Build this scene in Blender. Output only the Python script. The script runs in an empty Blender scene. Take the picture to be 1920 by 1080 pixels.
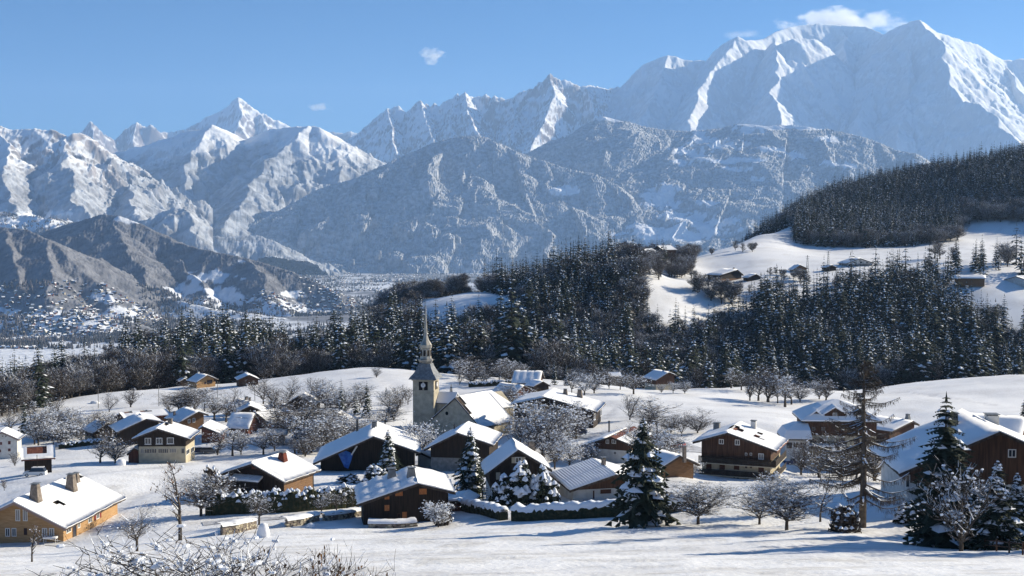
import bpy, math, random
import numpy as np
from math import radians as R
from mathutils import Vector

random.seed(7)
rng = np.random.default_rng(11)
sc = bpy.context.scene
col = sc.collection

# ------------------------------------------------------------------ camera, sky, sun, exposure
F = 2280.0                      # focal length in photo pixels (1920 wide)
PITCH = math.atan(102.0 / F)    # horizon sits at y=438
cam = bpy.data.cameras.new('camera')
cam.sensor_width = 36.0
cam.lens = 36.0 * F / 1920.0
cam.clip_start = 0.5
cam.clip_end = 200000.0
co = bpy.data.objects.new('camera', cam)
col.objects.link(co)
co.rotation_euler = (math.pi / 2 - PITCH, 0, 0)
sc.camera = co

SUN_AZ, SUN_EL = 65.0, 22.0     # degrees to the right of the view direction, elevation
EXPOSURE = 0.92
w = bpy.data.worlds.new('World')
sc.world = w
w.use_nodes = True
nt = w.node_tree
bg = nt.nodes['Background']
sky = nt.nodes.new('ShaderNodeTexSky')
sky.sky_type = 'NISHITA'
sky.sun_disc = False
sky.sun_elevation = R(SUN_EL)
sky.sun_rotation = R(SUN_AZ)
sky.altitude = 3000
sky.air_density = 1.0
sky.dust_density = 0.0
sky.ozone_density = 5.0
hs = nt.nodes.new('ShaderNodeHueSaturation')   # deeper blue of the cold dry mountain air
hs.inputs['Saturation'].default_value = 1.38
nt.links.new(sky.outputs[0], hs.inputs['Color'])
nt.links.new(hs.outputs[0], bg.inputs[0])
bg.inputs[1].default_value = 0.055
sl = bpy.data.lights.new('sun', 'SUN')
sl.energy = 5.0
sl.angle = R(0.5)
sl.color = (1.0, 0.90, 0.71)
so = bpy.data.objects.new('sun', sl)
col.objects.link(so)
sd = Vector((math.sin(R(SUN_AZ)) * math.cos(R(SUN_EL)), math.cos(R(SUN_AZ)) * math.cos(R(SUN_EL)), math.sin(R(SUN_EL))))
so.rotation_euler = sd.to_track_quat('Z', 'Y').to_euler()
sc.view_settings.view_transform = 'Standard'
sc.view_settings.look = 'None'
sc.view_settings.exposure = EXPOSURE
sc.view_settings.gamma = 1.0
sc.view_settings.use_curve_mapping = False
sc.render.engine = 'CYCLES'
cy = sc.cycles
cy.max_bounces = 5
cy.diffuse_bounces = 3
cy.glossy_bounces = 2
cy.transmission_bounces = 3
cy.transparent_max_bounces = 12
cy.volume_bounces = 2
cy.use_denoising = True

# ------------------------------------------------------------------ projection helpers (photo pixel + distance -> point in the place)
ca, sa = math.cos(PITCH), math.sin(PITCH)
def ray(px, py):
    u = (px - 960.0) / F
    v = (540.0 - py) / F
    return Vector((u, ca + v * sa, v * ca - sa))
def P(px, py, D):
    d = ray(px, py)
    return d * (D / d.y)
def hitplane(px, py, p0, n):
    d = ray(px, py)
    return d * (p0.dot(n) / d.dot(n))

# ------------------------------------------------------------------ noise
def _hash(ix, iy, seed):
    h = (ix.astype(np.int64) * 374761393 + iy.astype(np.int64) * 668265263 + seed * 974634777) & 0xffffffff
    h = ((h ^ (h >> 13)) * 1274126177) & 0xffffffff
    h = h ^ (h >> 16)
    return (h & 0xffffff) / float(0xffffff)
def vnoise(x, y, seed=0):
    x = np.asarray(x, float); y = np.asarray(y, float)
    ix = np.floor(x); iy = np.floor(y)
    fx = x - ix; fy = y - iy
    fx = fx * fx * fx * (fx * (fx * 6 - 15) + 10); fy = fy * fy * fy * (fy * (fy * 6 - 15) + 10)
    a = _hash(ix, iy, seed); b = _hash(ix + 1, iy, seed)
    c = _hash(ix, iy + 1, seed); d = _hash(ix + 1, iy + 1, seed)
    return (a * (1 - fx) + b * fx) * (1 - fy) + (c * (1 - fx) + d * fx) * fy * 1.0
def fbm(x, y, oct=5, seed=0, gain=0.5, ridged=False):
    s = 0; a = 1.0; t = 0
    for o in range(oct):
        n = vnoise(x, y, seed + o * 17)
        if ridged:
            n = 1 - np.abs(2 * n - 1)
        s = s + a * n; t += a
        a *= gain
        x, y = (x * 0.8 - y * 0.6) * 2.03 + 13.7, (x * 0.6 + y * 0.8) * 2.03 - 7.1
    return s / t
def smooth(a, b, x):
    t = np.clip((x - a) / (b - a), 0, 1)
    return t * t * (3 - 2 * t)

# ------------------------------------------------------------------ near terrain: thin plate surface through surveyed spots
CP = [  # photo x, photo y, distance
 (0,1085,84),(480,1085,80),(960,1080,76),(1440,1075,74),(1900,1068,72),
 (0,1045,118),(300,1035,122),(620,1010,140),(960,1010,135),(1300,1010,128),(1620,1010,122),(1900,1030,112),
 (110,1019,166),(0,1022,165),(215,955,186),(150,900,215),(300,985,172),(500,985,165),(760,988,165),(960,980,160),(1205,986,147),(1617,991,137),(1770,1026,122),(1900,960,140),
 (1700,935,152),(1800,930,158),(1500,940,160),(1400,960,155),(1305,950,158),(1350,903,190),(1480,900,192),(1600,905,178),
 (60,950,200),(250,930,205),(330,905,220),(420,930,195),(600,925,195),(665,965,178),(500,960,180),
 (920,945,182),(1050,940,182),(1160,930,185),(870,935,195),(1250,880,205),
 (15,852,285),(70,879,250),(180,868,258),(300,863,265),(400,852,270),(500,850,270),(600,870,245),(700,870,245),
 (850,870,240),(950,850,265),(1100,865,245),(1200,850,255),(1260,830,262),
 (80,790,345),(180,765,385),(300,765,370),(420,790,325),(540,800,315),(640,790,330),(700,780,340),
 (800,830,305),(930,830,305),(1060,800,305),(1150,795,310),(1230,810,290),(1300,812,285),(1400,790,300),
 (1500,800,295),(1560,860,262),(1660,830,285),(1800,780,330),(1900,790,300),
 (60,775,368),(150,742,420),(350,722,452),(240,732,440),(460,716,460),(600,700,478),(700,690,480),(840,700,470),
 (950,715,445),(1020,710,450),(1130,720,430),(1235,733,418),(1300,728,430),(1400,745,400),(1500,750,395),
 (1450,720,455),(1600,735,440),(1700,718,470),(1800,712,490),(1900,712,490),(1980,716,485),(1316,907,207),(1380,908,200),(1440,909,200),(1444,906,208),(1400,884,228),(1700,752,372),(1800,752,372),(1900,755,368),(2000,758,365),(700,733,400),(600,742,395),(800,738,400),(500,752,385),(1000,748,375),(350,740,415),(1110,938,181),(1220,925,190),(1550,885,250),(1650,880,255),(1690,850,290),(1300,868,228),
 # across the ravine: the right bank with farms, the far wood
 (1370,528,810),(1320,545,760),(1260,490,880),(1205,486,890),(1250,520,820),(1440,520,815),(1500,508,850),(1610,498,870),(1700,505,850),
 (1840,545,760),(1900,545,760),(1330,505,880),(1340,470,990),(1420,440,1100),(1480,425,1180),(1500,463,1050),(1600,468,1030),
 (1700,466,1030),(1800,450,1080),(1820,430,1160),(1920,430,1150),
 (870,568,735),(950,575,720),(840,578,735),(900,548,880),(960,553,860),(760,560,960),(990,560,800),(1000,600,700),
]
CW = [  
 (0,0,-3.4),(-25,0,-4.5),(25,0,-2.5),(0,-40,6),(-60,-30,3),(60,-30,8),(0,25,-9.2),(-20,40,-13.5),(20,40,-12.6),(0,55,-17),(-70,60,-20),(70,60,-15),(150,100,-18),(-150,100,-30),
 (140,160,-28),(-140,170,-46),(190,260,-42),(-230,300,-60),(240,400,-52),(-330,420,-95),
 (-260,500,-84),(-95,525,-70),(-60,520,-68),(-20,512,-66),(10,505,-64),(160,545,-74),(210,548,-76),(-180,540,-86),(-100,560,-84),(-20,560,-88),(60,540,-88),(140,570,-92),(230,590,-98),(320,600,-98),
 (-420,620,-130),(-250,660,-86),(-220,600,-76),(-170,690,-71),(-90,680,-68),(-230,700,-80),(-20,640,-72),(50,640,-70),(-40,668,-66),(10,668,-64),
 (120,660,-72),(200,680,-72),(300,690,-72),(120,720,-58),(220,740,-52),(330,730,-50),
 (30,770,-36),(70,760,-27),(95,820,-22),(60,860,-30),(10,790,-42),(-15,706,-50),(95,700,-52),(60,700,-48),
 (-300,820,-125),(-150,860,-95),(-70,900,-52),(-20,930,-50),(40,960,-52),
 (-500,1100,-210),(-250,1200,-190),(-60,1250,-150),(60,1200,-130),(170,1250,-110),
 (260,1200,0),(300,1330,14),(400,1250,20),(500,1250,42),(560,1400,78),(650,1500,92),(450,1450,62),(370,1420,40),(300,1420,8),(700,1300,70),(800,1500,110),
 (-900,1500,-300),(-300,1800,-290),(150,1700,-240),(500,1900,-120),(900,1900,-60),(1100,1300,90),(900,800,0),(600,600,-60),(500,400,-50),
 (-1200,2500,-360),(0,2400,-365),(700,2500,-340),(1400,2500,-330),(-900,600,-260),(-600,400,-160),(1500,1800,0),(1300,600,40),(-1400,1400,-350),
 (-700,0,-120),(500,0,10),
]
cp = [tuple(P(*c)) for c in CP] + CW
cpx = np.array([c[0] for c in cp]); cpy = np.array([c[1] for c in cp]); cpz = np.array([c[2] for c in cp])
def _warp(x, y):  # even out the density of the samples with distance
    r = np.sqrt(x * x + (y + 60) ** 2) + 1e-6
    k = np.log(1 + r / 150.0) / r * 150
    return x * k, (y + 60) * k
_wx, _wy = _warp(cpx, cpy)
def _phi(r2):
    return 0.5 * r2 * np.log(r2 + 1e-9)
NCP = len(cpx)
_A = np.zeros((NCP + 3, NCP + 3))
_A[:NCP, :NCP] = _phi((_wx[:, None] - _wx[None]) ** 2 + (_wy[:, None] - _wy[None]) ** 2)
_A[:NCP, :NCP] += np.eye(NCP) * 12.0
_A[:NCP, NCP] = 1; _A[:NCP, NCP + 1] = _wx; _A[:NCP, NCP + 2] = _wy
_A[NCP, :NCP] = 1; _A[NCP + 1, :NCP] = _wx; _A[NCP + 2, :NCP] = _wy
_sol = np.linalg.solve(_A, np.concatenate([cpz, [0, 0, 0]]))
def zt(x, y):
    x = np.atleast_1d(np.asarray(x, float)); y = np.atleast_1d(np.asarray(y, float))
    a, b = _warp(x, y)
    out = np.zeros(a.shape)
    fa, fb, fo = a.ravel(), b.ravel(), out.ravel()
    for i in range(0, fa.size, 20000):
        aa = fa[i:i + 20000, None]; bb = fb[i:i + 20000, None]
        fo[i:i + 20000] = (_phi((aa - _wx) ** 2 + (bb - _wy) ** 2) @ _sol[:NCP] + _sol[NCP] + _sol[NCP + 1] * aa[:, 0] + _sol[NCP + 2] * bb[:, 0])
    z = fo.reshape(out.shape)
    far = np.sqrt(x * x + y * y)
    z = z + (fbm(x / 26, y / 26, 3, 5) - 0.5) * 1.1 * smooth(30, 120, far)
    z = z + (fbm(x / 4.0, y / 4.0, 3, 9) - 0.5) * 0.30 + (fbm(x / 9.0 + y * .02, y / 3.5, 2, 14) - .5) * .22 * smooth(260, 60, far)
    return z
def zg(x, y):
    return float(zt(x, y)[0])
_Ds = np.concatenate([np.arange(12, 300, 1.0), np.arange(300, 2400, 3.0)])
def ground_at(px, py, dmin=0):
    d = ray(px, py)
    D = _Ds[_Ds > dmin]
    z = zt(d.x / d.y * D, D)
    below = np.nonzero(d.z / d.y * D <= z)[0]
    k = below[0] if len(below) else len(D) - 1
    DD = float(D[k])
    return Vector((d.x / d.y * DD, DD, float(z[k])))

# ------------------------------------------------------------------ materials
def mat(name, base=(.5, .5, .5), rough=.8, spec=.3, noise=None, bump=0, bscale=5, metallic=0, coord='Object'):
    m = bpy.data.materials.new(name)
    m.use_nodes = True
    t = m.node_tree
    b = t.nodes['Principled BSDF']
    b.inputs['Base Color'].default_value = (*base, 1)
    b.inputs['Roughness'].default_value = rough
    b.inputs['Specular IOR Level'].default_value = spec
    b.inputs['Metallic'].default_value = metallic
    tc = t.nodes.new('ShaderNodeTexCoord')
    if noise:
        c2, scale, lo, hi = noise
        n = t.nodes.new('ShaderNodeTexNoise')
        n.inputs['Scale'].default_value = scale
        n.inputs['Detail'].default_value = 5
        t.links.new(tc.outputs[coord], n.inputs['Vector'])
        mr = t.nodes.new('ShaderNodeMapRange')
        mr.inputs['From Min'].default_value = lo
        mr.inputs['From Max'].default_value = hi
        t.links.new(n.outputs['Fac'], mr.inputs['Value'])
        mx = t.nodes.new('ShaderNodeMix')
        mx.data_type = 'RGBA'
        mx.inputs[6].default_value = (*base, 1)
        mx.inputs[7].default_value = (*c2, 1)
        t.links.new(mr.outputs[0], mx.inputs[0])
        t.links.new(mx.outputs[2], b.inputs['Base Color'])
    if bump:
        n2 = t.nodes.new('ShaderNodeTexNoise')
        n2.inputs['Scale'].default_value = bscale
        n2.inputs['Detail'].default_value = 6
        t.links.new(tc.outputs[coord], n2.inputs['Vector'])
        bp = t.nodes.new('ShaderNodeBump')
        bp.inputs['Strength'].default_value = bump
        bp.inputs['Distance'].default_value = 0.3
        t.links.new(n2.outputs['Fac'], bp.inputs['Height'])
        t.links.new(bp.outputs[0], b.inputs['Normal'])
    return m
def attr_mat(name, layers, base, rough=.9, bump=0.0, bscale=.01, bdist=10):
    """base colour overlaid by colours whose masks are stored in the mesh attribute 'cover' (R,G,B)"""
    m = mat(name, base, rough, .15)
    t = m.node_tree
    b = t.nodes['Principled BSDF']
    at = t.nodes.new('ShaderNodeAttribute')
    at.attribute_name = 'cover'
    sp = t.nodes.new('ShaderNodeSeparateColor')
    t.links.new(at.outputs['Color'], sp.inputs[0])
    tc = t.nodes.new('ShaderNodeTexCoord')
    last = None
    for i, (c1, c2, sc_) in enumerate(layers):
        n = t.nodes.new('ShaderNodeTexNoise')
        n.inputs['Scale'].default_value = sc_
        n.inputs['Detail'].default_value = 4
        t.links.new(tc.outputs['Object'], n.inputs['Vector'])
        mr = t.nodes.new('ShaderNodeMapRange')
        mr.inputs['From Min'].default_value = .38
        mr.inputs['From Max'].default_value = .62
        t.links.new(n.outputs['Fac'], mr.inputs['Value'])
        cm = t.nodes.new('ShaderNodeMix'); cm.data_type = 'RGBA'
        cm.inputs[6].default_value = (*c1, 1); cm.inputs[7].default_value = (*c2, 1)
        t.links.new(mr.outputs[0], cm.inputs[0])
        mx = t.nodes.new('ShaderNodeMix'); mx.data_type = 'RGBA'
        if last is None:
            mx.inputs[6].default_value = (*base, 1)
        else:
            t.links.new(last, mx.inputs[6])
        t.links.new(cm.outputs[2], mx.inputs[7])
        t.links.new(sp.outputs[i], mx.inputs[0])
        last = mx.outputs[2]
    t.links.new(last, b.inputs['Base Color'])
    if bump:
        n2 = t.nodes.new('ShaderNodeTexNoise')
        n2.inputs['Scale'].default_value = bscale
        n2.inputs['Detail'].default_value = 7
        t.links.new(tc.outputs['Object'], n2.inputs['Vector'])
        bp = t.nodes.new('ShaderNodeBump')
        bp.inputs['Strength'].default_value = bump
        bp.inputs['Distance'].default_value = bdist
        t.links.new(n2.outputs['Fac'], bp.inputs['Height'])
        t.links.new(bp.outputs[0], b.inputs['Normal'])
    return m

SNOWC = (.85, .85, .86)
M = {}
M['snow'] = mat('snow', SNOWC, .7, .25, None, .25, 1.2)
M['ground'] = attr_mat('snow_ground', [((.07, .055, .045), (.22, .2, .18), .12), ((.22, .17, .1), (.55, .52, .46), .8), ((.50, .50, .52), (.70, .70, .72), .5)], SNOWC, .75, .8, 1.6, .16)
M['roofsnow'] = mat('roof_snow', (.87, .87, .88), .65, .25, None, .12, 2.0)
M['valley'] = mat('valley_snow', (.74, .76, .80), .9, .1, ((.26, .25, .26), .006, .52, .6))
M['alp'] = attr_mat('alpine_snow_rock', [((.12, .11, .12), (.28, .25, .25), .004), ((.16, .17, .19), (.42, .45, .50), .009), ((.75, .78, .82), (.86, .88, .92), .01)], (.86, .87, .88), .85, .9, .006, 30)
M['wood'] = attr_mat('frosted_forest_slope', [((.12, .11, .12), (.28, .25, .25), .01), ((.27, .28, .29), (.50, .51, .53), .022), ((.78, .8, .84), (.86, .88, .92), .01)], (.80, .83, .88), .9, .8, .03, 14)
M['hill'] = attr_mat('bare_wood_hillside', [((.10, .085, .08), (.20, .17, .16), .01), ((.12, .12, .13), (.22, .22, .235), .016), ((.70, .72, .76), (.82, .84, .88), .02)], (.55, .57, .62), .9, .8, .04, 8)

# ------------------------------------------------------------------ mesh helpers
def tag(o, label=None, cat=None, group=None, kind=None):
    if label: o['label'] = label
    if cat: o['category'] = cat
    if group: o['group'] = group
    if kind: o['kind'] = kind
    return o
def grid_mesh(name, X, Y, Z, material, cover=None, smooth_=True):
    r, c = X.shape
    me = bpy.data.meshes.new(name)
    v = np.stack([X, Y, Z], -1).reshape(-1, 3).astype(np.float32)
    i = np.arange(r * c).reshape(r, c)
    f = np.stack([i[:-1, :-1], i[:-1, 1:], i[1:, 1:], i[1:, :-1]], -1).reshape(-1, 4)
    me.vertices.add(len(v)); me.vertices.foreach_set('co', v.ravel())
    me.loops.add(f.size); me.loops.foreach_set('vertex_index', f.ravel().astype(np.int32))
    me.polygons.add(len(f)); me.polygons.foreach_set('loop_start', np.arange(0, f.size, 4, dtype=np.int32))
    me.update(calc_edges=True)
    me.polygons.foreach_set('use_smooth', np.full(len(f), smooth_))
    if cover is not None:
        at = me.color_attributes.new('cover', 'FLOAT_COLOR', 'POINT')
        cc = np.ones((r * c, 4), np.float32)
        for k in range(3):
            cc[:, k] = np.clip(cover[k], 0, 1).ravel()
        at.data.foreach_set('color', cc.ravel())
    me.materials.append(material)
    o = bpy.data.objects.new(name, me)
    col.objects.link(o)
    return o
class MB:
    def __init__(s):
        s.v = []; s.f = []; s.m = []
    def face(s, pts, m=0):
        k = len(s.v); s.v += [tuple(p) for p in pts]; s.f.append(tuple(range(k, k + len(pts)))); s.m.append(m)
    def box(s, x0, x1, y0, y1, z0, z1, m=0, skew=None):
        k = len(s.v)
        s.v += [(x0, y0, z0), (x1, y0, z0), (x1, y1, z0), (x0, y1, z0), (x0, y0, z1), (x1, y0, z1), (x1, y1, z1), (x0, y1, z1)]
        for q in ((0, 3, 2, 1), (4, 5, 6, 7), (0, 1, 5, 4), (1, 2, 6, 5), (2, 3, 7, 6), (3, 0, 4, 7)):
            s.f.append(tuple(k + a for a in q)); s.m.append(m)
    def prism(s, poly, y0, y1, m=0):
        """poly in x,z extruded along y"""
        k = len(s.v); n = len(poly)
        s.v += [(a, y0, b) for a, b in poly] + [(a, y1, b) for a, b in poly]
        s.f.append(tuple(k + i for i in range(n))); s.m.append(m)
        s.f.append(tuple(k + n + i for i in reversed(range(n)))); s.m.append(m)
        for i in range(n):
            j = (i + 1) % n
            s.f.append((k + j, k + i, k + n + i, k + n + j)); s.m.append(m)
    def taper(s, cx, cy, z0, z1, w0, d0, w1, d1, m=0, ox=0, oy=0):
        k = len(s.v)
        for (z, a, b, dx, dy) in ((z0, w0, d0, 0, 0), (z1, w1, d1, ox, oy)):
            s.v += [(cx + dx - a / 2, cy + dy - b / 2, z), (cx + dx + a / 2, cy + dy - b / 2, z), (cx + dx + a / 2, cy + dy + b / 2, z), (cx + dx - a / 2, cy + dy + b / 2, z)]
        for q in ((0, 3, 2, 1), (4, 5, 6, 7), (0, 1, 5, 4), (1, 2, 6, 5), (2, 3, 7, 6), (3, 0, 4, 7)):
            s.f.append(tuple(k + a for a in q)); s.m.append(m)
    def tube(s, a, b, r0, r1, n=5, m=0, cap=False):
        a = Vector(a); b = Vector(b); d = (b - a)
        if d.length < 1e-6: return
        d.normalize()
        u = d.cross(Vector((0, 0, 1)) if abs(d.z) < .9 else Vector((1, 0, 0))).normalized()
        w_ = d.cross(u)
        k = len(s.v)
        for c, r in ((a, r0), (b, r1)):
            for i in range(n):
                t = 2 * math.pi * i / n
                s.v.append(tuple(c + u * (r * math.cos(t)) + w_ * (r * math.sin(t))))
        for i in range(n):
            j = (i + 1) % n
            s.f.append((k + i, k + j, k + n + j, k + n + i)); s.m.append(m)
        if cap:
            s.f.append(tuple(k + n + i for i in range(n))); s.m.append(m)
    def lathe(s, prof, n=16, m=0, cx=0, cy=0, ang=0, sq=False):
        """prof: list of (radius, z)"""
        k = len(s.v)
        for r, z in prof:
            for i in range(n):
                t = 2 * math.pi * (i + .5) / n + ang
                rr = r / math.cos(math.pi / n) if sq else r
                s.v.append((cx + rr * math.cos(t), cy + rr * math.sin(t), z))
        for q in range(len(prof) - 1):
            for i in range(n):
                j = (i + 1) % n
                s.f.append((k + q * n + i, k + q * n + j, k + (q + 1) * n + j, k + (q + 1) * n + i)); s.m.append(m)
        s.f.append(tuple(k + (len(prof) - 1) * n + i for i in range(n))); s.m.append(m)
    def mesh(s, name, mats, smooth_=False):
        me = bpy.data.meshes.new(name)
        me.from_pydata(s.v, [], s.f)
        for x in mats: me.materials.append(x)
        me.polygons.foreach_set('material_index', s.m)
        if smooth_: me.polygons.foreach_set('use_smooth', [True] * len(s.f))
        me.update()
        return me
    def build(s, name, mats, parent=None, smooth_=False, loc=None):
        if not isinstance(mats, (list, tuple)): mats = [mats]
        o = bpy.data.objects.new(name, s.mesh(name, mats, smooth_))
        col.objects.link(o)
        if parent is not None: o.parent = parent
        if loc is not None: o.location = loc
        return o
def empty(name, loc, rz=0):
    o = bpy.data.objects.new(name, None)
    o.empty_display_size = 1
    col.objects.link(o); o.location = loc; o.rotation_euler = (0, 0, rz)
    return o

# ------------------------------------------------------------------ near ground sheet
nc, nr = 430, 430
s_ = np.linspace(-1, 1, nc)
t_ = np.linspace(0, 1, nr)
Yr = -45 + (np.exp(t_ * 3.6) - 1) / (math.exp(3.6) - 1) * 2650
Yg = np.repeat(Yr[:, None], nc, 1)
Xg = s_[None] * (75 + np.maximum(Yg, 0) * .62)
Zg = zt(Xg, Yg)
def pl(px, D):
    return ((px - 960.0) / F * D, D)
def inside(poly, x, y):
    x = np.asarray(x); y = np.asarray(y)
    r = np.zeros(x.shape, bool)
    n = len(poly)
    for i in range(n):
        x0, y0 = poly[i]; x1, y1 = poly[(i + 1) % n]
        c = ((y0 > y) != (y1 > y)) & (x < (x1 - x0) * (y - y0) / (y1 - y0 + 1e-9) + x0)
        r ^= c
    return r
WOODS = {
 'ravine': [pl(-160, 330), pl(30, 366), pl(60, 378), pl(150, 432), pl(240, 455), pl(350, 476), pl(460, 486), pl(600, 498), pl(700, 502), pl(860, 498), pl(1000, 476), pl(1130, 462), pl(1300, 470),
            pl(1400, 505), pl(1500, 516), pl(1700, 512), pl(1900, 522), pl(2150, 520), pl(2150, 680), pl(1960, 700), pl(1840, 720), pl(1700, 790), pl(1560, 770), pl(1420, 752), pl(1300, 690), pl(1215, 700),
            pl(985, 690), pl(830, 690), pl(760, 700), pl(640, 705), pl(300, 690), pl(230, 665), pl(0, 600), pl(-160, 560)],
 'knoll': [pl(985, 690), pl(985, 760), pl(905, 885), pl(895, 925), pl(990, 925), pl(1070, 880), pl(1165, 862), pl(1195, 800), pl(1215, 700)],
 'hill': [pl(1485, 1062), pl(1600, 1040), pl(1700, 1040), pl(1795, 1068), pl(1800, 1150), pl(1820, 1180), pl(1920, 1168), pl(2080, 1160), pl(2120, 1700), pl(1900, 1640), pl(1750, 1600), pl(1650, 1560), pl(1560, 1500), pl(1480, 1330), pl(1335, 1290), pl(1335, 1200), pl(1440, 1170), pl(1490, 1200)],
}
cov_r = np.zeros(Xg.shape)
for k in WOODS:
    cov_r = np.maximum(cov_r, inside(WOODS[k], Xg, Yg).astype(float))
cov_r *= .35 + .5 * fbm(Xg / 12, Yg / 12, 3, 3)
gr = smooth(.56, .66, fbm(Xg / 5, Yg / 2.2, 4, 21)) * smooth(330, 120, Yg) * .33 + smooth(.60, .70, fbm(Xg / 14, Yg / 9, 4, 22)) * .18
pk = smooth(.5, .7, fbm(Xg / 40, Yg / 12, 3, 33)) * .35
# trodden tracks and car ruts between the houses
TR = [([(215, 962), (260, 930), (330, 912), (420, 905)], 1.6), ([(0, 905), (90, 905), (200, 885), (330, 872), (430, 862)], 1.8), ([(365, 862), (450, 870), (560, 905), (640, 930), (672, 945)], 1.5), ([(835, 935), (870, 905), (880, 880), (850, 862)], 1.8), ([(1310, 905), (1460, 908), (1500, 880), (1560, 872), (1650, 880)], 2.0),
      ([(1000, 1070), (1150, 1045), (1400, 1035), (1600, 1012), (1700, 985)], .9), ([(240, 1040), (420, 1010), (640, 1000), (900, 1000)], .8), ([(700, 800), (760, 770), (760, 735), (720, 715)], 1.6), ([(1130, 785), (1160, 760), (1230, 742), (1400, 735)], 1.3), ([(1860, 760), (1700, 735), (1560, 742)], 1.3), ([(1080, 825), (900, 850), (790, 870), (740, 850)], 2.2)]
trk = np.zeros(Xg.shape)
for pp, wd_ in TR:
    gp = [ground_at(*q) for q in pp]
    for a_, b_ in zip(gp[:-1], gp[1:]):
        dx, dy = b_.x - a_.x, b_.y - a_.y
        t_2 = np.clip(((Xg - a_.x) * dx + (Yg - a_.y) * dy) / (dx * dx + dy * dy), 0, 1)
        dd_ = np.hypot(Xg - a_.x - t_2 * dx, Yg - a_.y - t_2 * dy) + (fbm(Xg / 6, Yg / 6, 2, 8) - .5) * 2.0
        trk = np.maximum(trk, smooth(wd_ + .5, wd_ * .4, dd_))
pk = np.maximum(pk, trk * (.45 + .5 * fbm(Xg / 1.5, Yg / 1.5, 2, 44)))
Zg = Zg - trk * .16
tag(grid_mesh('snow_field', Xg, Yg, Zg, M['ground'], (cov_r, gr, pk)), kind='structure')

# valley floor and the land out to the horizon
def VZ(x, y):
    return -352 + 0 * x
px_ = np.linspace(-700, 2700, 260)
Dv = np.geomspace(2300, 90000, 160)
Yv = np.repeat(Dv[:, None], 260, 1); Xv = (px_[None] - 960) / F * Yv
Zv = -352 + (fbm(Xv / 700, Yv / 700, 3, 4) - .5) * 10
big = MB(); big.face([(-120000, -60000, -368), (120000, -60000, -368), (120000, 160000, -368), (-120000, 160000, -368)])
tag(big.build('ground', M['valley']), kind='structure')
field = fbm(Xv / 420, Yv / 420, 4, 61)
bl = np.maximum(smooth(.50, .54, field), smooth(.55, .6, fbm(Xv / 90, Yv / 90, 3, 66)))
tag(grid_mesh('valley_floor', Xv, Yv, Zv, M['hill'], (bl * 0, bl * .9, smooth(.42, .36, field))), kind='structure')

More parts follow.
